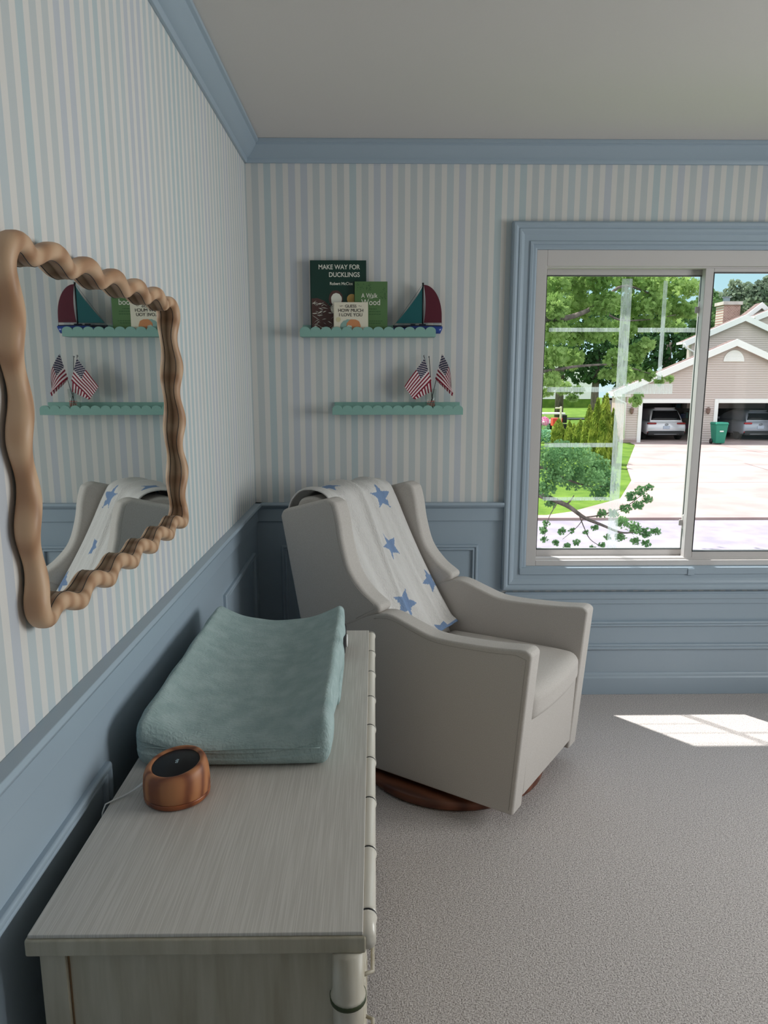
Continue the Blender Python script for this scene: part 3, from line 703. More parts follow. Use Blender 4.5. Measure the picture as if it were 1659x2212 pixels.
# ================================================================== GLIDER CHAIR
ch = empty('glider_chair', (.84, -.60, 0), math.radians(-35.03), label='oatmeal wingback swivel glider chair beside the dresser', cat='armchair')
ft = lambda p, a: (p[0], a, p[1])
def upholstered(name, prof, a, b, r=.016, seg=5, parent=ch):
    g = G(); g.prism(prof, ft, a, b); o = g.build(name, M['chair'], parent); return bev(o, r, seg, 28)
def smooth_prof(pts, n=4):
    """Catmull-Rom through an open list"""
    out = []; P = [np.array(p, float) for p in pts]; P = [2 * P[0] - P[1]] + P + [2 * P[-1] - P[-2]]
    for i in range(1, len(P) - 2):
        for k in range(n):
            t = k / n; a, b, c, d = P[i - 1:i + 3]
            out.append(tuple(.5 * ((2 * b) + (-a + c) * t + (2 * a - 5 * b + 4 * c - d) * t * t + (-a + 3 * b - 3 * c + d) * t ** 3)))
    out.append(tuple(P[-2])); return out
arm_top = smooth_prof([(-.30, .600), (-.20, .640), (-.13, .661), (-.08, .661), (-.01, .641), (.07, .620), (.14, .617), (.22, .621), (.32, .629), (.402, .640)])
arm_prof = arm_top + [(.422, .640), (.437, .628), (.430, .55), (.392, .062), (-.40, .050), (-.455, .10), (-.50, .55)]
for s in (-1, 1):
    a, b = (-.30, -.226) if s < 0 else (.226, .30)
    arm = upholstered('arm', arm_prof, a, b, .014, 5)
    g = G()
    for w_ in (a + .010, b - .010):
        pass
    yo = a - .0002 if s < 0 else b + .0002; inset = .017
    pts = [(t, yo, z - inset) for t, z in arm_top[6:-1]] + [(.418, yo, .612), (.412, yo, .54), (.377, yo, .08)]
    g.tube(pts, .0011, 6); g.build('piping', M['seam'], arm, True)
wing_front = smooth_prof([(-.352, 1.045), (-.330, 1.03), (-.312, .97), (-.298, .892), (-.265, .795), (-.205, .728), (-.145, .690)])
wing_prof = wing_front + [(-.130, .678), (-.142, .660)] + smooth_prof([(-.150, .655), (-.20, .628), (-.245, .600)]) + [(-.32, .565), (-.512, .56), (-.600, .965), (-.585, .990), (-.37, 1.052)]
for s in (-1, 1):
    a, b = (-.302, -.222) if s < 0 else (.222, .302)
    wg = upholstered('wing', wing_prof, a, b, .017, 5)
    yo = a - .0002 if s < 0 else b + .0002
    g = G(); pts = [(t - .019, yo, z) for t, z in wing_front[3:]] + [(-.158, yo, .672), (-.20, yo, .648), (-.24, yo, .622)]
    g.tube(pts, .0011, 6); g.build('piping', M['seam'], wg, True)
back_prof = [(-.13, .30)] + smooth_prof([(-.13, .42), (-.170, .52), (-.232, .63), (-.294, .74), (-.358, .87), (-.415, .985), (-.440, 1.022), (-.50, 1.036), (-.56, 1.02), (-.590, .965)]) + [(-.512, .56), (-.46, .085), (-.38, .052), (-.13, .052)]
upholstered('backrest', back_prof, -.228, .228, .012, 4)
def cush(p):
    x, y, z = p; u = (x + .10) / .54; c = 1 - (abs(y) / .226) ** 2.5
    top = (z - .35) / .115
    if top > .5: z += .012 * c * (1 - abs(2 * u - 1) ** 2)
    if x > .3 and top > .5: z -= .012 * ((x - .3) / .14) ** 3
    if x > .33: x += .022 * c * (x - .33) / .085
    z += .035 * (x - .15) * (1 if top > 0 else 0)
    return (x, y, z)
V, F = soft_box((-.135, -.2262, .352), (.415, .2262, .465), .034, 26, cush); mesh('seat_cushion', V, F, M['chair'], ch, True)
g = G(); g.prism([(.30, .10), (.394, .098), (.408, .368), (.30, .368)], ft, -.2262, .2262); bev(g.build('front_panel', M['chair'], ch), .008, 3)
g = G(); g.box((-.40, -.226, .06), (.36, .226, .12)); g.build('underframe', M['dark'], ch)
g = G(); g.lathe([(.325, 0), (.345, .002), (.352, .010), (.352, .030), (.345, .037), (.300, .040), (.001, .040)], (0, 0, 0), 96); g.build('base_disc', M['walnut'], ch, True)
g = G(); g.lathe([(.24, .04), (.24, .075)], (-.02, 0, 0), 48); g.build('swivel_plate', M['dark'], ch, True)

# throw blanket, its own object -------------------------------------
bl = bpy.data.meshes.new('star_blanket')
path = [(-.108, .482), (-.118, .492), (-.130, .50)] + [(-.170 + .020, .525), (-.232 + .012, .64), (-.294 + .011, .75), (-.358 + .010, .875), (-.415 + .008, .995), (-.440, 1.040), (-.50, 1.053), (-.565, 1.036), (-.608, .965), (-.585, .84), (-.555, .70)]
sp_ = smooth_prof(path, 22); sp_ = np.array(sp_)
dl = np.r_[0, np.cumsum(np.linalg.norm(np.diff(sp_, axis=0), axis=1))]; LB = dl[-1]
NU, NV = 230, 420
stars = [(.020, .395, .060, .2), (-.047, .160, .064, .75), (.176, .205, .054, .25), (.088, .600, .060, -.1), (.10, -.003, .05, .5), (-.12, .72, .05, .3), (.12, .83, .05, 0), (-.05, .9, .05, .4)]
def in_star(x, y, cx_, cy_, R, rot):
    dx, dy = x - cx_, y - cy_; r = math.hypot(dx, dy)
    if r > R: return False
    a = (math.atan2(dx, dy) + rot) % (2 * PI / 5); a = abs(a - PI / 5)
    # pentagram edge
    ro, ri = R, R * .45; A = PI / 5 - a
    x1, y1 = ro, 0; x2, y2 = ri * math.cos(PI / 5), ri * math.sin(PI / 5); px_, py_ = r * math.cos(A), r * math.sin(A)
    return (x2 - x1) * (py_ - y1) - (y2 - y1) * (px_ - x1) > 0
V = []; C = []; F = []
CRM, SBL = lin((222, 219, 216)), lin((130, 154, 190))
for j in range(NV + 1):
    s = j / NV * LB; t_ = np.interp(s, dl, sp_[:, 0]); z_ = np.interp(s, dl, sp_[:, 1])
    t2 = np.interp(s + .004, dl, sp_[:, 0]) - np.interp(s - .004, dl, sp_[:, 0]); z2 = np.interp(s + .004, dl, sp_[:, 1]) - np.interp(s - .004, dl, sp_[:, 1])
    L_ = math.hypot(t2, z2) or 1; nx_, nz_ = z2 / L_, -t2 / L_
    nx_, nz_ = (nx_, nz_)
    q = min(1, s / .62)
    w0 = -.231; w1_ = .214 + (.196 - .214) * q
    for i in range(NU + 1):
        u = i / NU; w = w0 + (w1_ - w0) * u
        rip = .0065 * math.sin(u * 15 + 1.3 * q) + .0035 * math.sin(u * 33 + 2 + 3 * q)
        rip += .010 * math.exp(-((u - .80 + .07 * q) / .035) ** 2) * (1 - .7 * q) + .009 * math.exp(-((u - .36 - .10 * q) / .03) ** 2) + .008 * math.exp(-((u - .60 - .06 * q) / .04) ** 2) * (1 - .4 * q) - .006 * math.exp(-((u - .90 + .05 * q) / .03) ** 2) * (1 - q)
        rip = rip * (1.35 - .5 * q) + .012
        edge = .0
        V.append((t_ + nx_ * rip, w, z_ + nz_ * rip))
        # knit cells make the star outlines stepped
        ws = round(w / .0042) * .0042; ss = round(s / .0030) * .0030
        blue = any(in_star(ws, ss, *st) for st in stars) or (s < .010 and u > .35)
        C.append((*(SBL if blue else CRM), 1))
for j in range(NV):
    for i in range(NU): F.append((j * (NU + 1) + i, j * (NU + 1) + i + 1, (j + 1) * (NU + 1) + i + 1, (j + 1) * (NU + 1) + i))
knit = bpy.data.materials.new('knit_cotton'); knit.use_nodes = True; bsdf(knit).inputs['Roughness'].default_value = 1; bsdf(knit).inputs['Specular IOR Level'].default_value = .1
k = NT(knit); va = k.n('VertexColor'); va.layer_name = 'Col'; k.l(va.outputs[0], bsdf(knit).inputs['Base Color'])
bump(knit, 1.0, 1.0, .004, (95, 420, 95), 2); bump(knit, 60, .35, .004, (1, 1.5, 1), 3)
blk = mesh('throw_blanket', V, F, knit, None, True, fix=False)
ca = blk.data.color_attributes.new('Col', 'FLOAT_COLOR', 'POINT'); ca.data.foreach_set('color', np.array(C, dtype=np.float32).ravel())
so = blk.modifiers.new('thick', 'SOLIDIFY'); so.thickness = .006; so.offset = -1
blk.location = ch.location; blk.rotation_euler = ch.rotation_euler
tag(blk, 'white knit throw with blue stars draped over the glider chair back', 'blanket')

# ================================================================== OUTDOORS
ZG = -1.58
def hill(name, poly, z, mat, th=.05, **kw):
    g = G(); g.prism(poly, lambda p, a: (p[0], p[1], a), z, z - th); return tag(g.build(name, mat), **kw)
grassm = bump(mottle(pmat('lawn_grass', (120, 160, 60), 1, spec=.1), (74, 104, 38), (108, 134, 54), 1.6, contrast=(.3, .7), detail=8), 30, .8, .05)
conc = mottle(pmat('pale_concrete', (206, 188, 180), .9), (150, 126, 122), (170, 148, 142), .8, detail=6)
k = NT(conc)
street = mottle(pmat('pale_asphalt', (166, 160, 168), .95), (132, 124, 136), (150, 142, 150), 2, detail=6)
hill('lawn', [(-60, .6), (120, .6), (120, 140), (-60, 140)], ZG - .02, grassm, .1, kind='structure')
hill('street', [(-60, 4.0), (120, 4.0), (120, 12.4), (-60, 12.4)], ZG - .01, street, .02, kind='structure')
hill('street_curb', [(-60, 12.4), (120, 12.4), (120, 12.75), (-60, 12.75)], ZG + .05, conc, .08, kind='structure')
drv = [(4.2, 12.75), (5.24, 13.4), (7.05, 15.3), (8.6, 18.8), (9.75, 22.5), (13.37, 31.6), (13.6, 33), (22.4, 33), (22.4, 12.75)]
hill('driveway', drv, ZG + .012, conc, .03, kind='structure')
g = G(); crk = pmat('joint_dark', (112, 94, 90), .9)
for a, b in (((9.9, 22.9), (22.4, 22.9)), ((8.5, 18.3), (22.4, 18.3)), ((12.0, 28.0), (22.4, 28.0)), ((17.4, 12.75), (17.4, 33)), ((13.9, 18), (14.6, 23.5))):
    a = Vector((*a, ZG + .013)); b = Vector((*b, ZG + .013)); n_ = (b - a).normalized().cross(Vector((0, 0, 1))) * .03
    g.add([a - n_, b - n_, b + n_, a + n_], [(0, 1, 2, 3)])
o = g.build('driveway_joints', crk); tag(o, kind='structure')

# neighbour's house ------------------------------------------------
sid = pmat('mauve_beige_siding', (198, 182, 176), .7); wtr = pmat('white_trim_paint', (236, 232, 230), .5); shing = mottle(pmat('brown_shingles', (104, 84, 78), .9), (88, 70, 66), (120, 98, 90), 6)
brk = pmat('chimney_brick', (170, 130, 118), .9)
k = NT(brk); t_ = k.n('TexCoord'); bt = k.n('TexBrick'); bt.inputs['Scale'].default_value = 3.2; bt.inputs['Color1'].default_value = (*lin((176, 134, 122)), 1); bt.inputs['Color2'].default_value = (*lin((156, 112, 102)), 1); bt.inputs['Mortar'].default_value = (*lin((200, 188, 180)), 1)
mp = k.n('Mapping'); mp.inputs['Rotation'].default_value = (PI / 2, 0, 0); k.l(t_.outputs['Object'], mp.inputs[0]); k.l(mp.outputs[0], bt.inputs[0]); k.l(bt.outputs[0], bsdf(brk).inputs['Base Color'])
hs = empty('neighbor_house', (18.57, 33, ZG), label='beige sided house with two open garage bays across the driveway', cat='house')
def H_(x, y, z): return (x - 18.57, y - 33, z - ZG)
def siding(name, x0, x1, z0, top_fn, Y, holes, course=.115):
    """clapboards: every course a tilted board with an under lip, cut to the gable outline and openings"""
    g = G(); z = z0
    while True:
        za, zb = z, z + course
        def clip(zz):
            l = x0; r = x1
            L_, R2 = top_fn(zz); return max(l, L_), min(r, R2)
        a0, a1 = clip(za); b0, b1 = clip(zb)
        if a1 - a0 < .05: break
        if b1 < b0: b0 = b1 = (a0 + a1) / 2
        segs = [(a0, a1, b0, b1)]
        for hx0, hx1, hz in holes:
            if za < hz - .01:
                new = []
                for (p, q, r, s) in segs:
                    if hx0 > p and hx1 < q: new += [(p, hx0, r, hx0), (hx1, q, hx1, s)]
                    elif hx0 > p and hx0 < q: new += [(p, hx0, r, hx0)]
                    else: new.append((p, q, r, s))
                segs = new
        for (p, q, r, s) in segs:
            g.add([H_(p, Y - .022, za), H_(q, Y - .022, za), H_(s, Y, zb), H_(r, Y, zb), H_(p, Y, za), H_(q, Y, za)], [(0, 1, 2, 3), (4, 5, 1, 0)])
        z += course
    return g.build(name, sid, hs, fix=False)
def gable_fn(px_, pz, sl, sr=None):
    sr = sr or sl
    return lambda z: (px_ - max(0, (pz - z)) / sl, px_ + max(0, (pz - z)) / sr)
O1, O2, OZ = (14.12, 16.90), (17.98, 21.50), .41
siding('siding', 13.32, 23.8, ZG, gable_fn(18.57, 3.40, .425), 33, [(O1[0] - .18, O1[1] + .18, OZ + .2), (O2[0] - .18, O2[1] + .18, OZ + .2)])
siding('siding', 18.15, 27.5, 0, gable_fn(20.92, 4.94, .43), 37, [])
siding('siding', 22.3, 24.6, 3.4, gable_fn(23.35, 5.9, .8), 40, [])
siding('siding', 22.7, 32, 3.0, gable_fn(27.4, 7.0, .40), 39, [])
def roof(px_, pz, sl, reach_l, reach_r, y0, y1, wt=.24):
    for s, rc in ((-1, reach_l), (1, reach_r)):
        ex, ez = px_ + s * rc, pz - sl * rc
        g = G(); g.add([H_(px_, y0, pz), H_(ex, y0, ez), H_(ex, y1, ez), H_(px_, y1, pz), H_(px_, y0, pz + .08), H_(ex, y0, ez + .08), H_(ex, y1, ez + .08), H_(px_, y1, pz + .08)],
              [(0, 1, 2, 3), (4, 5, 6, 7), (0, 1, 5, 4), (1, 2, 6, 5), (2, 3, 7, 6)]); g.build('roof', shing, hs)
        g = G(); g.add([H_(px_, y0 - .03, pz - wt), H_(ex, y0 - .03, ez - wt), H_(ex, y0 - .03, ez + .09), H_(px_, y0 - .03, pz + .09), H_(px_, y0 + .05, pz - wt), H_(ex, y0 + .05, ez - wt), H_(ex, y0 + .05, ez + .09), H_(px_, y0 + .05, pz + .09)],
              [(0, 1, 2, 3), (4, 5, 6, 7), (0, 1, 5, 4), (1, 2, 6, 5), (2, 3, 7, 6), (3, 0, 4, 7)]); g.build('rake_board', wtr, hs)
        g = G(); g.box(H_(ex - .06, y0, ez - .05), H_(ex + .06, y1, ez + .07)); g.build('gutter', wtr, hs)
roof(18.57, 3.47, .425, 6.0, 6.0, 32.75, 33.5)
roof(20.92, 5.00, .43, 3.35, 7.0, 36.75, 37.5)
roof(23.35, 5.98, .80, 1.2, 1.2, 39.75, 40.5)
roof(27.4, 7.1, .40, 4.9, 4.9, 38.75, 39.5)
def jamb(x0, x1):
    g = G(); y0, y1 = 32.93, 33.12
    g.box(H_(x0 - .20, y0, ZG), H_(x0, y1, OZ + .20)); g.box(H_(x1, y0, ZG), H_(x1 + .20, y1, OZ + .20)); g.box(H_(x0, y0, OZ), H_(x1, y1, OZ + .20))
    bev(g.build('garage_door_trim', wtr, hs), .01, 1)
jamb(*O1); jamb(*O2)
# garage interior (dim, lit only through the doors)
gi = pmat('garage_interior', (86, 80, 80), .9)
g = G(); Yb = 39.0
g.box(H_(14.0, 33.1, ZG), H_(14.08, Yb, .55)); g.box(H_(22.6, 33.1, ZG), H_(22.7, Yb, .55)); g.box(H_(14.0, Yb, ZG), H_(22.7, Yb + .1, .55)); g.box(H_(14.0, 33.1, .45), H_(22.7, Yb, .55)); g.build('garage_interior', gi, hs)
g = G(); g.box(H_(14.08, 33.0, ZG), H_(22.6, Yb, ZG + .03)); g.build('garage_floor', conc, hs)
# walls behind siding so that nothing shines through
g = G(); g.prism([(13.36, OZ + .1), (23.7, OZ + .1), (23.7, 1.2), (18.57, 3.36), (13.36, 1.2)], lambda p, a: H_(p[0], a, p[1]), 33.03, 33.08)
for a, b in ((13.36, O1[0] - .1), (O1[1] + .1, O2[0] - .1), (O2[1] + .1, 23.7)): g.box(H_(a, 33.03, ZG), H_(b, 33.08, OZ + .1))
g.prism([(18.2, 0), (27.4, 0), (27.4, 2.0), (20.92, 4.9), (18.2, 3.75)], lambda p, a: H_(p[0], a, p[1]), 37.03, 37.1)
g.box(H_(18.17, 37.0, 0), H_(18.27, 37.6, 3.7))
g.build('wall_core', sid, hs)
g = G()
for i in range(15): g.box(H_(13.30, 33.02 + i * .145, ZG), H_(13.36, 33.15 + i * .145, .72))
g.build('side_wall', pmat('pinkish_side_boards', (206, 178, 172), .8), hs)
g = G(); g.box(H_(13.2, 32.98, .72), H_(13.5, 35.25, .88)); g.build('side_fascia', wtr, hs)
# vent, lamps, downspout, chimney
vc = H_(18.57, 32.95, 2.47)
vt = G(); pr = [(.52 * math.cos(PI * k / 20), .56 * math.sin(PI * k / 20)) for k in range(21)]
vt.prism(pr, lambda p, a: (vc[0] + p[0], a, vc[2] + p[1]), -.06, -.01); ve = vt.build('gable_vent', wtr, hs)
g = G()
for i in range(8):
    z_ = .05 + i * .055; hw = .44 * math.sqrt(max(0, 1 - (z_ / .5) ** 2)) 
    g.add([(vc[0] - hw, -.075, vc[2] + z_), (vc[0] + hw, -.075, vc[2] + z_), (vc[0] + hw, -.062, vc[2] + z_ + .035), (vc[0] - hw, -.062, vc[2] + z_ + .035), (vc[0] - hw, -.061, vc[2] + z_ - .004), (vc[0] + hw, -.061, vc[2] + z_ - .004)], [(0, 1, 2, 3), (0, 4, 5, 1)])
g.build('louver', wtr, ve, fix=False)
for x in (13.56, 17.45):
    g = G(); c = H_(x, 32.87, .02); g.lathe([(.03, -.16), (.08, -.10), (.10, .08), (.12, .10), (.03, .20)], c, 10); g.box((c[0] - .05, c[1], c[2] - .05), (c[0] + .05, c[1] + .13, c[2] + .05)); g.build('wall_lantern', pmat('lantern_metal', (120, 92, 84), .5), hs)
g = G(); g.tube([H_(12.62, 32.75, .88), H_(12.75, 32.8, .62), H_(13.25, 32.95, .42), H_(13.27, 32.95, ZG + .1)], .05, 8); g.tube([H_(17.6, 36.7, 3.55), H_(17.75, 36.75, 3.32), H_(18.28, 36.9, 3.1), H_(18.3, 36.92, 1.8)], .06, 8); g.build('downspout', wtr, hs, True)
g = G(); g.box(H_(21.70, 41, 2.5), H_(22.72, 42, 6.05)); g.box(H_(22.2, 40.6, 2.5), H_(23.2, 41.4, 5.15)); g.build('chimney', brk, hs)
g = G(); g.box(H_(21.62, 40.92, 6.05), H_(22.80, 42.08, 6.25)); g.build('chimney_cap', mottle(pmat('cap_stone', (204, 190, 184), .9), (190, 176, 170), (210, 198, 192), 3), hs)
g = G(); g.lathe([(.2, 6.25 - ZG), (.2, 6.5 - ZG), (.28, 6.52 - ZG), (.28, 6.56 - ZG)], (22.05 - 18.57, 8.5, 0), 16); g.build('flue', M['steel'], hs)
g = G(); g.box(H_(13.1, 33.1, ZG), H_(13.9, 32.88, ZG + .16)); g.build('foundation', conc, hs)

# cars ----------------------------------------------------------------
def car(name, cx_, y0, label, body_rgb, w=1.90, h=1.62, suv=True, lamp_rgb=(150, 20, 24)):
    c = empty(name, (cx_, y0, ZG + .03), label=label, cat='car')
    paint = pmat('car_paint', body_rgb, .25, .1, coat=.6); dkg = pmat('car_glass', (20, 22, 26), .1); tire = pmat('tire', (22, 22, 22), .9); lampm = pmat('tail_lamp', lamp_rgb, .25); trimk = pmat('dark_cladding', (44, 42, 44), .6)
    hw = w / 2; L = 4.6
    # lower body: lofted along the length, section rounded
    def section(wd, zb, zt, n=28, pw=4.5):
        return [(wd * math.copysign(abs(math.cos(2 * PI * k / n)) ** (2 / pw), math.cos(2 * PI * k / n)), (zb + zt) / 2 + (zt - zb) / 2 * math.copysign(abs(math.sin(2 * PI * k / n)) ** (2 / pw), math.sin(2 * PI * k / n))) for k in range(n)]
    def loft(name, st, mat, n=28, pw=4.5):
        V = []; F = []
        for y, wd, zb, zt in st: V += [(x, y, z) for x, z in section(wd, zb, zt, n, pw)]
        for i in range(len(st) - 1):
            for k in range(n): F.append((i * n + k, i * n + (k + 1) % n, (i + 1) * n + (k + 1) % n, (i + 1) * n + k))
        F += [tuple(range(n)), tuple((len(st) - 1) * n + k for k in range(n))]
        return mesh(name, V, F, mat, c, True)
    loft('body', [(0.06, hw * .86, .42, .96), (0, hw * .93, .34, .93), (.10, hw * .985, .27, .98), (.4, hw, .24, 1.02), (2.2, hw, .22, 1.02), (3.4, hw, .22, .98), (4.2, hw * .95, .24, .86), (L, hw * .82, .34, .70)][1:], paint)
    cab = [(.10, hw * .80, .90, 1.0), (.22, hw * .78, .90, 1.30), (.42, hw * .70, .90, h - .06), (.8, hw * .70, .90, h), (2.1, hw * .71, .90, h), (2.7, hw * .72, .90, h - .14), (3.5, hw * .78, .85, 1.0)]
    loft('cabin', cab, paint, pw=3.6)
    # rear window follows the tailgate slope
    def rear(name, x0, x1, xt0, xt1, z0, z1, yo, mat, yt=None):
        f = lambda z: np.interp(z, [.93, 1.0, 1.30, h - .06], [.07, .10, .22, .42]) - yo
        g = G(); ns = 6; V = []; F = []
        for i in range(ns + 1):
            q = i / ns; z = z0 + (z1 - z0) * q; a, b = x0 + (xt0 - x0) * q, x1 + (xt1 - x1) * q
            for j in range(9):
                r_ = j / 8; x = a + (b - a) * r_; V.append((x, f(z) + .05 * (abs(x) / hw) ** 3, z))
        for i in range(ns):
            for j in range(8): F.append((i * 9 + j, i * 9 + j + 1, (i + 1) * 9 + j + 1, (i + 1) * 9 + j))
        o = mesh(name, V, F, mat, c, True, fix=False); s_ = o.modifiers.new('t', 'SOLIDIFY'); s_.thickness = .02; return o
    rear('rear_window', -.70 * hw / .95, .70 * hw / .95, -.56 * hw / .95, .56 * hw / .95, 1.06, h - .16, .035, dkg)
    for s in (-1, 1):
        g = G(); V, F = soft_box((min(s * hw * .93, s * hw * .50), -.035, .84), (max(s * hw * .93, s * hw * .50), .10, .93), .03, 5); g.add(V, F); g.build('tail_lamp', lampm, c, True)
        g = G(); V, F = soft_box((min(s * hw * .94, s * hw * .60), -.03, .40), (max(s * hw * .94, s * hw * .60), .02, .46), .02, 5); g.add(V, F); g.build('reflector', lampm, c, True)
        for y in (.75, 3.6):
            g = G(); g.lathe([(.30, -.11), (.335, -.09), (.335, .09), (.30, .11)], (s * (hw - .13), y, .335), 28, axis='X'); g.build('wheel', tire, c, True)
        g = G(); V, F = soft_box((s * (hw + .10) - .09, 2.55, 1.0), (s * (hw + .10) + .09, 2.70, 1.14), .04, 5); g.add(V, F); g.build('side_mirror', paint, c, True)
    g = G(); V, F = soft_box((-hw * .90, -.06, .26), (hw * .90, .15, .50), .05, 8); g.add(V, F); g.build('bumper', trimk, c, True)
    g = G(); V, F = soft_box((-hw * .62, -.085, .30), (hw * .62, .02, .345), .02, 6); g.add(V, F); g.build('bumper_trim', M['steel'], c, True)
    g = G(); g.box((-.17, -.035, .60), (.17, -.010, .76)); bev(g.build('license_plate', pmat('plate', (196, 204, 222), .5), c), .005, 2)
    g = G(); g.tube([(-.085 * math.cos(a), -.03, .83 + .05 * math.sin(a)) for a in np.linspace(0, 2 * PI, 18)[:-1]], .009, 6, closed=True); g.tube([(-.07, -.03, .85), (0, -.03, .81), (.07, -.03, .85)], .008, 6); g.build('badge', M['steel'], c, True)
    g = G(); g.box((-.5 * hw, .36, h - .05), (.5 * hw, .50, h - .01)); bev(g.build('roof_spoiler', paint, c), .02, 2)
    return c
c1 = car('car', 15.80, 33.9, 'white suv parked in the left garage bay', (232, 230, 236), 2.14, 1.70)
c2 = car('car', 20.75, 33.9, 'silver car parked in the right garage bay', (168, 172, 184), 1.84, 1.56, lamp_rgb=(196, 28, 40))

# shelving with clutter inside the garage
def junk(x, y, lab):
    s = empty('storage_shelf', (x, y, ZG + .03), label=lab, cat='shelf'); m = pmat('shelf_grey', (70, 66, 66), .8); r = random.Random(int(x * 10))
    g = G()
    for a in (-.5, .5):
        for b in (-.2, .2): g.box((a - .02, b - .02, 0), (a + .02, b + .02, 1.8))
    for z_ in (.3, .9, 1.5): g.box((-.52, -.22, z_), (.52, .22, z_ + .03))
    g.build('rack', m, s)
    for z_ in (.33, .93, 1.53):
        xx = -.48
        while xx < .38:
            w_ = r.uniform(.12, .3); h_ = r.uniform(.12, .4); g = G(); g.box((xx, -.18, z_), (xx + w_, .15, z_ + h_)); bev(g.build('box', pmat('stored_box', tuple(r.randint(50, 130) for _ in range(3)), .8), s), .01, 1); xx += w_ + .03
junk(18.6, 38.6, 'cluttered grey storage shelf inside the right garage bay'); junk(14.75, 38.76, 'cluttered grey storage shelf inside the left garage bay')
# wheelie bin
bn = empty('trash_bin', (17.60, 31.9, ZG + .012), label='green wheeled trash bin between the two garage doors', cat='trash bin'); gb = pmat('bin_green', (30, 128, 104), .5)
def frus(g, w0, d0, w1, d1, z0, z1): g.add([(-w0, -d0, z0), (w0, -d0, z0), (w0, d0, z0), (-w0, d0, z0), (-w1, -d1, z1), (w1, -d1, z1), (w1, d1, z1), (-w1, d1, z1)], [(0, 3, 2, 1), (4, 5, 6, 7), (0, 1, 5, 4), (1, 2, 6, 5), (2, 3, 7, 6), (3, 0, 4, 7)])
g = G(); frus(g, .22, .24, .30, .34, .05, .98); bev(g.build('body', gb, bn), .03, 3)
g = G(); frus(g, .32, .36, .29, .32, .98, 1.08); bev(g.build('lid', gb, bn), .02, 3)
g = G(); g.box((-.10, -.335, .62), (.08, -.29, .68)); g.build('sticker', M['white'], bn)
for s in (-1, 1): g = G(); g.lathe([(.13, -.03), (.13, .03)], (s * .25, .22, .13), 20, axis='X'); g.build('wheel', M['black'], bn, True)
# pale building far behind
fb_ = empty('distant_building', (18, 84, ZG), label='long white building beyond the lawn behind the tree trunk', cat='building')
g = G(); g.box((-6, 0, 1.0), (9.0, 8, 5.4)); g.build('wall', pmat('far_white_wall', (232, 226, 226), .7), fb_)
g = G(); g.box((-6.3, -.3, 5.4), (9.3, 8.3, 5.8)); g.build('roof', wtr, fb_)
g = G(); g.box((2.1, -.06, 1.0), (2.3, 0, 5.4)); g.build('corner_board', pmat('far_grey', (200, 190, 194), .7), fb_)
g = G(); g.box((-6, 0.0, -.5), (9, 8, 1.0)); g.build('foundation', grassm, fb_)
# garden clutter by the left edge of the pane
def simple(name, label, cat, c, boxes, mats):
    o = empty(name, (c.x, c.y, ZG), label=label, cat=cat)
    for nm, lo, hi, mt in boxes:
        g = G(); g.box(lo, hi); bev(g.build(nm, mats[mt], o), .03, 2)
    return o
c = at(1192, 915, 44); simple('garden_cart', 'white covered cart beyond the small conifers', 'cart', c, [('canopy', (-.7, -.5, .95), (.75, .5, 1.05), 0), ('bed', (-.6, -.45, .35), (.7, .45, .6), 0), ('post', (-.6, -.4, .6), (-.55, -.35, .95), 0), ('post', (.6, -.4, .6), (.65, -.35, .95), 0), ('wheel', (-.45, -.5, 0), (-.1, -.4, .35), 1), ('wheel', (.25, -.5, 0), (.6, -.4, .35), 1)], [wtr, M['black']])
c = at(1207, 915, 42); simple('ride_on_mower', 'red ride-on mower beside the white cart', 'mower', c, [('hood', (-.45, -.3, .3), (.15, .3, .8), 0), ('seat', (.15, -.25, .5), (.45, .25, 1.0), 1), ('wheel', (-.4, -.4, 0), (-.1, -.3, .35), 1), ('wheel', (.1, -.4, 0), (.5, -.3, .45), 1)], [pmat('mower_red', (214, 60, 52), .4), M['black']])
c = at(1252, 915, 43.5); simple('trampoline', 'low black trampoline behind the small conifers', 'trampoline', c, [('mat', (-.9, -.6, .62), (.9, .6, .7), 0), ('leg', (-.8, -.5, 0), (-.74, -.44, .62), 1), ('leg', (.74, -.5, 0), (.8, -.44, .62), 1)], [M['black'], M['steel']])
c = at(1211, 900, 41); simple('garden_post', 'pale wooden post beside the red mower', 'post', c, [('shaft', (-.06, -.06, 0), (.06, .06, 1.55), 0), ('arm', (-.35, -.05, 1.4), (.06, .05, 1.5), 0)], [pmat('pale_wood_post', (222, 210, 180), .8)])

# foliage ---------------------------------------------------------------
def leaf_mat(name, a, b, trans=.45, scale=1.5):
    m = bpy.data.materials.new(name); m.use_nodes = True; k = NT(m); m.node_tree.nodes.clear()
    g_ = k.n('NewGeometry'); no = k.n('TexNoise'); no.inputs['Scale'].default_value = scale; no.inputs['Detail'].default_value = 6
    r = k.n('ValToRGB'); r.color_ramp.elements[0].position = .35; r.color_ramp.elements[1].position = .65; r.color_ramp.elements[0].color = (*lin(a), 1); r.color_ramp.elements[1].color = (*lin(b), 1)
    k.l(g_.outputs['Position'], no.inputs[0]); k.l(no.outputs[0], r.inputs[0])
    d = k.n('BsdfDiffuse'); t = k.n('BsdfTranslucent'); x = k.n('MixShader'); x.inputs[0].default_value = trans; out = k.n('OutputMaterial')
    k.l(r.outputs[0], d.inputs[0]); k.l(r.outputs[0], t.inputs[0]); k.l(d.outputs[0], x.inputs[1]); k.l(t.outputs[0], x.inputs[2]); k.l(x.outputs[0], out.inputs[0]); return m
OAK = [(0, 0), (.10, .18), (.42, .22), (.16, .36), (.52, .56), (.18, .60), (.30, .86), (.08, .78), (0, 1.05), (-.08, .78), (-.30, .86), (-.18, .60), (-.52, .56), (-.16, .36), (-.42, .22), (-.10, .18)]
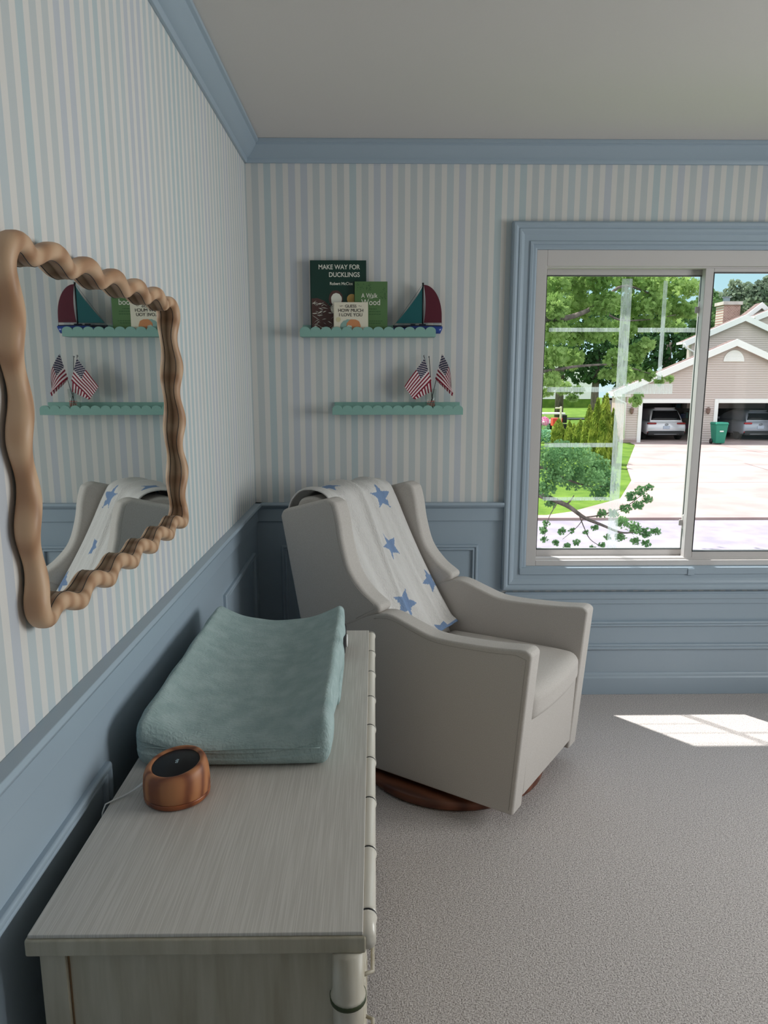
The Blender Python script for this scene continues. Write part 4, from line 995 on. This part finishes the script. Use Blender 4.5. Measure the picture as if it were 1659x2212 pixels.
CARD = [(0, 0), (.28, .25), (.34, .6), (0, 1), (-.34, .6), (-.28, .25)]
SPRAY = [(0, 0), (.16, .3), (.10, .7), (0, 1.0), (-.10, .7), (-.16, .3)]
def leaves(name, centers, size, mat, parent, shape, rs, droop=0.0, updir=None):
    """centers: Nx3 array; every leaf its own small polygon"""
    n = len(centers); k = len(shape); sh = np.array(shape) - np.array([0, .5])
    th = rs.uniform(0, 2 * PI, n); u = rs.normal(size=(n, 3)); u[:, 2] -= droop
    if updir is not None: u = u * .35 + np.array(updir)
    u /= np.linalg.norm(u, axis=1)[:, None]; r = rs.normal(size=(n, 3)); v = np.cross(u, r); v /= np.linalg.norm(v, axis=1)[:, None]
    s = size * rs.uniform(.65, 1.25, n)
    P = centers[:, None, :] + (v[:, None, :] * sh[None, :, 0:1] + u[:, None, :] * sh[None, :, 1:2]) * s[:, None, None]
    V = P.reshape(-1, 3); me = bpy.data.meshes.new(name)
    me.vertices.add(len(V)); me.vertices.foreach_set('co', V.astype(np.float32).ravel())
    me.loops.add(n * k); me.loops.foreach_set('vertex_index', np.arange(n * k, dtype=np.int32))
    me.polygons.add(n); me.polygons.foreach_set('loop_start', np.arange(0, n * k, k, dtype=np.int32))
    try: me.polygons.foreach_set('loop_total', np.full(n, k, dtype=np.int32))
    except Exception: pass
    me.update(calc_edges=True); me.validate()
    return link_mesh(name, me, mat, parent)
def blob_pts(blobs, dens, rs, shell=.5):
    out = []
    for (c, r) in blobs:
        r = np.array(r if hasattr(r, '__len__') else (r, r, r), float); n = max(8, int(dens * (r[0] * r[1] * r[2]) ** (2 / 3)))
        d = rs.normal(size=(n, 3)); d /= np.linalg.norm(d, axis=1)[:, None]; rad = rs.uniform(shell, 1, n)[:, None] ** .5
        out.append(np.array(c) + d * rad * r)
    return np.vstack(out)
rs = np.random.RandomState(7)
bark = bump(mottle(pmat('grey_bark', (104, 92, 84), .95), (84, 74, 68), (124, 110, 102), 12, (1, 1, .2)), 20, .8, .02, (1, 1, .2))
# near oak --------------------------------------------------------------
oak = empty('oak_tree', (2.3, 9.2, ZG), label='near oak tree with lobed bright green leaves close to the window', cat='tree')
oo = Vector(oak.location)
up_b = []
def addb(lst, px, py, Y, rpx, ry=None):
    p = at(px, py, Y); s = (Y - EYE.y) / FPX * 1.12; lst.append((p, (rpx * s, (ry or rpx * s), rpx * s * .8)))
for (x, y, Y, r) in ((1200, 610, 9.5, 30), (1245, 605, 10, 32), (1300, 600, 9.6, 32), (1355, 605, 10.4, 32), (1405, 610, 10, 30), (1450, 615, 10.5, 30), (1490, 620, 10, 26), (1200, 660, 9.2, 30), (1250, 660, 10.2, 32), (1305, 655, 9.6, 30), (1360, 660, 10.6, 30), (1412, 660, 10, 30), (1458, 668, 10.5, 26), (1492, 672, 10.2, 18),
                     (1195, 715, 9.4, 30), (1240, 720, 10, 30), (1290, 712, 9.7, 30), (1340, 715, 10.2, 30), (1385, 702, 10.4, 22), (1430, 700, 10, 18), (1465, 705, 10, 14), (1195, 770, 9.4, 28), (1235, 775, 9.8, 26), (1335, 775, 9.8, 26), (1370, 765, 10.2, 24), (1392, 745, 10, 18), (1345, 812, 9.6, 22), (1375, 808, 10, 18), (1402, 812, 10, 13), (1310, 808, 9.8, 14),
                     (1190, 822, 9.4, 22), (1218, 838, 9.6, 16), (1236, 858, 9.6, 11), (1182, 848, 9.5, 12), (1250, 842, 9.6, 10), (1372, 868, 9.8, 12), (1378, 856, 9.8, 10), (1425, 822, 10, 9), (1445, 820, 10, 8)): addb(up_b, x, y, Y, r)
lo_b = []
for (x, y, Y, r) in ((1185, 985, 7.4, 20), (1215, 975, 7.8, 20), (1250, 985, 7.4, 22), (1285, 1005, 7.8, 20), (1200, 1020, 7.4, 24), (1240, 1030, 7.8, 24), (1280, 1035, 7.4, 20), (1305, 1025, 7.8, 18), (1318, 1050, 7.6, 12), (1178, 1055, 7.4, 16), (1190, 1085, 7.4, 10), (1295, 1065, 7.6, 14)): addb(lo_b, x, y, Y, r * 1.45)
tip_b = []
for (x, y, Y, r) in ((1362, 1072, 7.2, 12), (1385, 1060, 7.2, 13), (1402, 1052, 7.2, 9), (1398, 1078, 7.2, 11), (1378, 1092, 7.2, 12), (1352, 1098, 7.2, 12), (1300, 1110, 7.2, 12), (1325, 1108, 7.2, 12), (1345, 1128, 7, 15), (1370, 1140, 7, 16), (1395, 1150, 7, 14), (1418, 1148, 7, 10), (1340, 1160, 7, 12), (1372, 1168, 7, 10), (1396, 1174, 7, 9),
                     (1172, 1145, 7.2, 9), (1180, 1130, 7.2, 8), (1176, 1165, 7.2, 7), (1215, 1148, 7.2, 9), (1235, 1145, 7.2, 8), (1200, 1172, 7.2, 8), (1225, 1180, 7.2, 9), (1245, 1172, 7.2, 8), (1265, 1150, 7.2, 6), (1285, 1140, 7.2, 7), (1300, 1178, 7.2, 8), (1280, 1182, 7.2, 6), (1312, 1160, 7.2, 7)): addb(tip_b, x, y, Y, r)
extra = [((2.4, 9.2, 2.7), (.95, 1, .8)), ((2.65, 9.3, 1.5), (.7, .8, .6)), ((1.2, 9.5, 3.2), (1.6, 1.4, 1.2)), ((3.0, 10, 4.6), (2.2, 1.6, 1.2)), ((5.0, 10.5, 4.8), (2, 1.4, 1.0)), ((2.2, 9.3, 5.6), (2.2, 1.8, 1.2))]
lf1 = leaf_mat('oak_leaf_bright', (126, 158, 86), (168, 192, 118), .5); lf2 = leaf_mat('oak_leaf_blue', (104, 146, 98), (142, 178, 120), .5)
loc = lambda A: A - np.array(oo)
pts = blob_pts(up_b, 4600, rs, .1); leaves('foliage', loc(pts), .105, lf1, oak, OAK, rs, .8)
pts = blob_pts(extra, 260, rs, .5); leaves('foliage', loc(pts), .17, lf1, oak, OAK, rs, .8)
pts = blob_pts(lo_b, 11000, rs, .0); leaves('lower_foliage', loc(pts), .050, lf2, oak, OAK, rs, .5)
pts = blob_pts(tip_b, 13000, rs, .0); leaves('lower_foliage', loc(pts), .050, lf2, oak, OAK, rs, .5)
g = G(); g.tube([(0, 0, -.1), (0, 0, .8), (.05, .02, 2.2), (-.05, 0, 4.0), (.1, .1, 6.5)], [.30, .22, .19, .16, .06], 12)
def br(pts, r0, r1):
    P_ = [Vector(p) - oo for p in pts]; P_ = [Vector(q) for q in smooth_prof([tuple(p) for p in P_], 5)]; n_ = len(P_)
    g.tube(P_, [r0 + (r1 - r0) * i / (n_ - 1) for i in range(n_)], 8)
T0 = Vector((2.3, 9.2, 0))
br([(2.3, 9.2, .3), at(1150, 1060, 8), at(1190, 1077, 7.4), at(1228, 1094, 7.3), at(1262, 1118, 7.2), at(1300, 1134, 7.1), at(1340, 1150, 7.0), at(1372, 1150, 7.0)], .055, .008)
br([at(1222, 1092, 7.3), at(1232, 1082, 7.3), at(1240, 1070, 7.35)], .016, .006)
br([at(1262, 1118, 7.2), at(1300, 1112, 7.2), at(1350, 1095, 7.2), at(1385, 1070, 7.2)], .012, .005)
br([at(1250, 1110, 7.2), at(1262, 1140, 7.2), at(1275, 1165, 7.2), at(1300, 1182, 7.2)], .009, .004)
br([at(1205, 1084, 7.3), at(1185, 1120, 7.2), at(1176, 1160, 7.2)], .008, .004)
br([at(1262, 1118, 7.2), at(1245, 1140, 7.2), at(1215, 1165, 7.2)], .007, .003)
br([(2.3, 9.2, .1), at(1170, 1010, 7.6), at(1210, 1030, 7.5), at(1270, 1050, 7.6), at(1315, 1050, 7.6)], .03, .006)
br([(2.28, 9.2, 2.6), at(1200, 690, 9.4), at(1290, 660, 9.7), at(1345, 618, 10), at(1420, 640, 10)], .06, .012)
br([(2.28, 9.2, 1.5), at(1190, 800, 9.4), at(1260, 790, 9.6), at(1340, 790, 9.8), at(1440, 818, 10)], .035, .006)
br([at(1290, 660, 9.7), at(1335, 690, 9.9), at(1400, 690, 10.1), at(1460, 680, 10.2)], .022, .006)
g.build('trunk', bark, oak, True)

# trees and hedges beyond -------------------------------------------------
def crown_tree(label, base, blobs, dens, size, mat, trunk_r, trunk_h, shape=CARD, group='trees beyond the houses', name='tree', core=True):
    t = empty(name, base, label=label, cat='tree', group=group); b0 = np.array(base, float)
    g = G(); g.tube([(0, 0, -.2), (0, 0, trunk_h * .5), (.1, 0, trunk_h)], [trunk_r, trunk_r * .85, trunk_r * .5], 10); g.build('trunk', bark, t, True)
    leaves('crown', blob_pts(blobs, dens, rs, .55) - b0, size, mat, t, shape, rs, .2); return t
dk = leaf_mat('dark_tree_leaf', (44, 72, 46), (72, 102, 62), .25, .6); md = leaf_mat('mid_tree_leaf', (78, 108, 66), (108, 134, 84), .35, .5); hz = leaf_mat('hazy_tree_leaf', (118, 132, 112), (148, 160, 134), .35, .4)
def tb(lst): return [(at(x, y, Y), (r * (Y - EYE.y) / FPX, r * (Y - EYE.y) / FPX, r * (Y - EYE.y) / FPX)) for x, y, Y, r in lst]
pb = at(1284, 870, 50); crown_tree('dark green tree with a thick trunk behind the tall conifers', (pb.x, 50, ZG), tb([(1255, 800, 50, 30), (1284, 795, 50, 34), (1310, 805, 50, 28), (1275, 745, 50, 40), (1320, 750, 50, 36), (1230, 770, 50, 26), (1300, 700, 51, 40), (1240, 700, 51, 40)]), 260, .34, dk, .32, 5)
def gtree(label, Y, lst, mat, size=.4, dens=160):
    xs = sum(l[0] for l in lst) / len(lst); p = at(xs, 860, Y); crown_tree(label, (p.x, Y, ZG), tb([(x, y, Y + dy, r) for x, y, dy, r in lst]), dens, size, mat, .4, 6)
gtree('dark dense tree just left of the house roof', 52, [(1400, 760, 0, 40), (1440, 745, 0, 40), (1480, 745, 1, 34), (1410, 720, 2, 34), (1465, 708, 2, 34), (1430, 800, 0, 34), (1480, 790, 0, 30), (1370, 790, 1, 34)], dk, .42, 150)
gtree('dark tree rising behind the near oak, middle of the left pane', 56, [(1360, 720, 0, 40), (1340, 680, 0, 40), (1390, 670, 0, 40), (1430, 660, 0, 34), (1340, 780, 0, 36), (1350, 830, 0, 26)], dk, .42, 150)
gtree('tall green tree at the left edge of the left pane', 60, [(1200, 690, 0, 44), (1180, 750, 0, 40), (1220, 640, 0, 44), (1170, 640, 0, 40), (1210, 790, 0, 34), (1270, 630, 0, 40)], md, .45, 150)
gtree('green tree between the window stile and the chimney', 50, [(1550, 690, 0, 22), (1530, 660, 1, 30), (1545, 720, 0, 18), (1520, 700, 0, 30), (1500, 680, 0, 30)], md, .36, 180)
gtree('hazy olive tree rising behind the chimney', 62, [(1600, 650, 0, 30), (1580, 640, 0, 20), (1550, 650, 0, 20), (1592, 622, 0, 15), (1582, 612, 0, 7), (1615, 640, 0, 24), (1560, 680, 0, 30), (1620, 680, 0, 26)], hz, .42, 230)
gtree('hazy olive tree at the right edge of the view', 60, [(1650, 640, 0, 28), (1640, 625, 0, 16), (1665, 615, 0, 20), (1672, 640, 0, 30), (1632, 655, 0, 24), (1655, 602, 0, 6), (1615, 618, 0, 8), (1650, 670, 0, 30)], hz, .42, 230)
# arborvitae screen: each shrub its own -------------------------------------
arbm = leaf_mat('arborvitae', (104, 126, 48), (168, 178, 80), .3, 3.0)
AR = [(1205, 905, 958, 15), (1219, 930, 958, 10), (1228, 910, 960, 9), (1238, 917, 961, 9), (1229, 926, 966, 9), (1251, 908, 972, 15), (1264, 912, 980, 12), (1268, 876, 990, 14), (1285, 862, 1003, 17), (1303, 852, 1008, 15), (1307, 858, 1006, 15), (1319, 885, 1000, 12)]
wh = ['leftmost of the row, standing a little apart', 'short one just right of the leftmost', 'narrow small one, third from the left', 'small one right of the narrow third', 'short one in front of the narrow third', 'bushy small one at the middle of the row', 'small one against the tall group', 'first tall one, yellowish, from the left', 'tall broad one under the tree trunk', 'tallest one of the row', 'tall one hugging the tallest from behind', 'rightmost of the row, darker']
for i, ((px_, pt, pb_, hw_), w_) in enumerate(zip(AR, wh)):
    ray = at(px_, pb_, 1) - EYE; kk = (ZG - EYE.z) / ray.z; bpt = EYE + ray * kk; Y = bpt.y; sc = (Y - EYE.y) / FPX; hgt = (at(px_, pt, Y).z - ZG); R0 = hw_ * sc
    if i == 10: bpt = bpt + Vector((.1, .8, 0))
    t = empty('arborvitae', (bpt.x, bpt.y, ZG), label='pointed green arborvitae, ' + w_, cat='shrub', group='arborvitae row on the neighbor lawn')
    g = G(); g.lathe([(R0 * .6, 0), (R0 * .84, hgt * .2), (R0 * .74, hgt * .5), (R0 * .4, hgt * .8), (.01, hgt * .97)], (0, 0, 0), 14); g.build('core', arbm, t, True)
    n_ = int(700 + 900 * hgt / 2.7); q = rs.uniform(0, 1, n_) ** 1.2; a = rs.uniform(0, 2 * PI, n_); rr = R0 * np.interp(q, [0, .2, .5, .8, 1], [.75, 1, .88, .5, .03]) * rs.uniform(.82, 1.06, n_) * (1 + .12 * np.sin(a * 5 + q * 9))
    ctr = np.stack([rr * np.cos(a), rr * np.sin(a), q * hgt], 1); leaves('sprays', ctr, .17, arbm, t, SPRAY, rs, 0, (0, 0, 1.0))
hm = leaf_mat('silvery_hedge', (120, 168, 130), (160, 198, 164), .3, 3)
c = at(1182, 935, 33); hd = empty('garden_shrub', (c.x, c.y, ZG), label='silvery green shrub left of the arborvitae row', cat='shrub')
leaves('foliage', blob_pts([((0, 0, .35), (.35, .4, .35)), ((.35, .2, .3), (.3, .3, .3)), ((-.4, .1, .35), (.4, .3, .35))], 3500, rs, .5), .09, hm, hd, CARD, rs)
c = at(1176, 902, 40); hd = empty('flowering_shrub', (c.x, c.y, ZG), label='pink flowering shrub at the left edge of the pane', cat='shrub')
leaves('blossom', blob_pts([((0, 0, .7), (.3, .3, .3))], 3500, rs, .5), .08, leaf_mat('pink_blossom', (226, 120, 180), (240, 160, 200), .3, 3), hd, CARD, rs)
leaves('foliage', blob_pts([((0, 0, .3), (.35, .3, .35))], 3500, rs, .5), .08, hm, hd, CARD, rs)
c = at(1330, 930, 34.2); hd = empty('wall_shrub', (12.85, 33.9, ZG), label='pale shrub against the pinkish side wall of the garage', cat='shrub')
leaves('foliage', blob_pts([((0, 0, .5), (.35, .3, .55)), ((-.3, 0, .3), (.3, .3, .35))], 3000, rs, .5), .09, md, hd, CARD, rs)
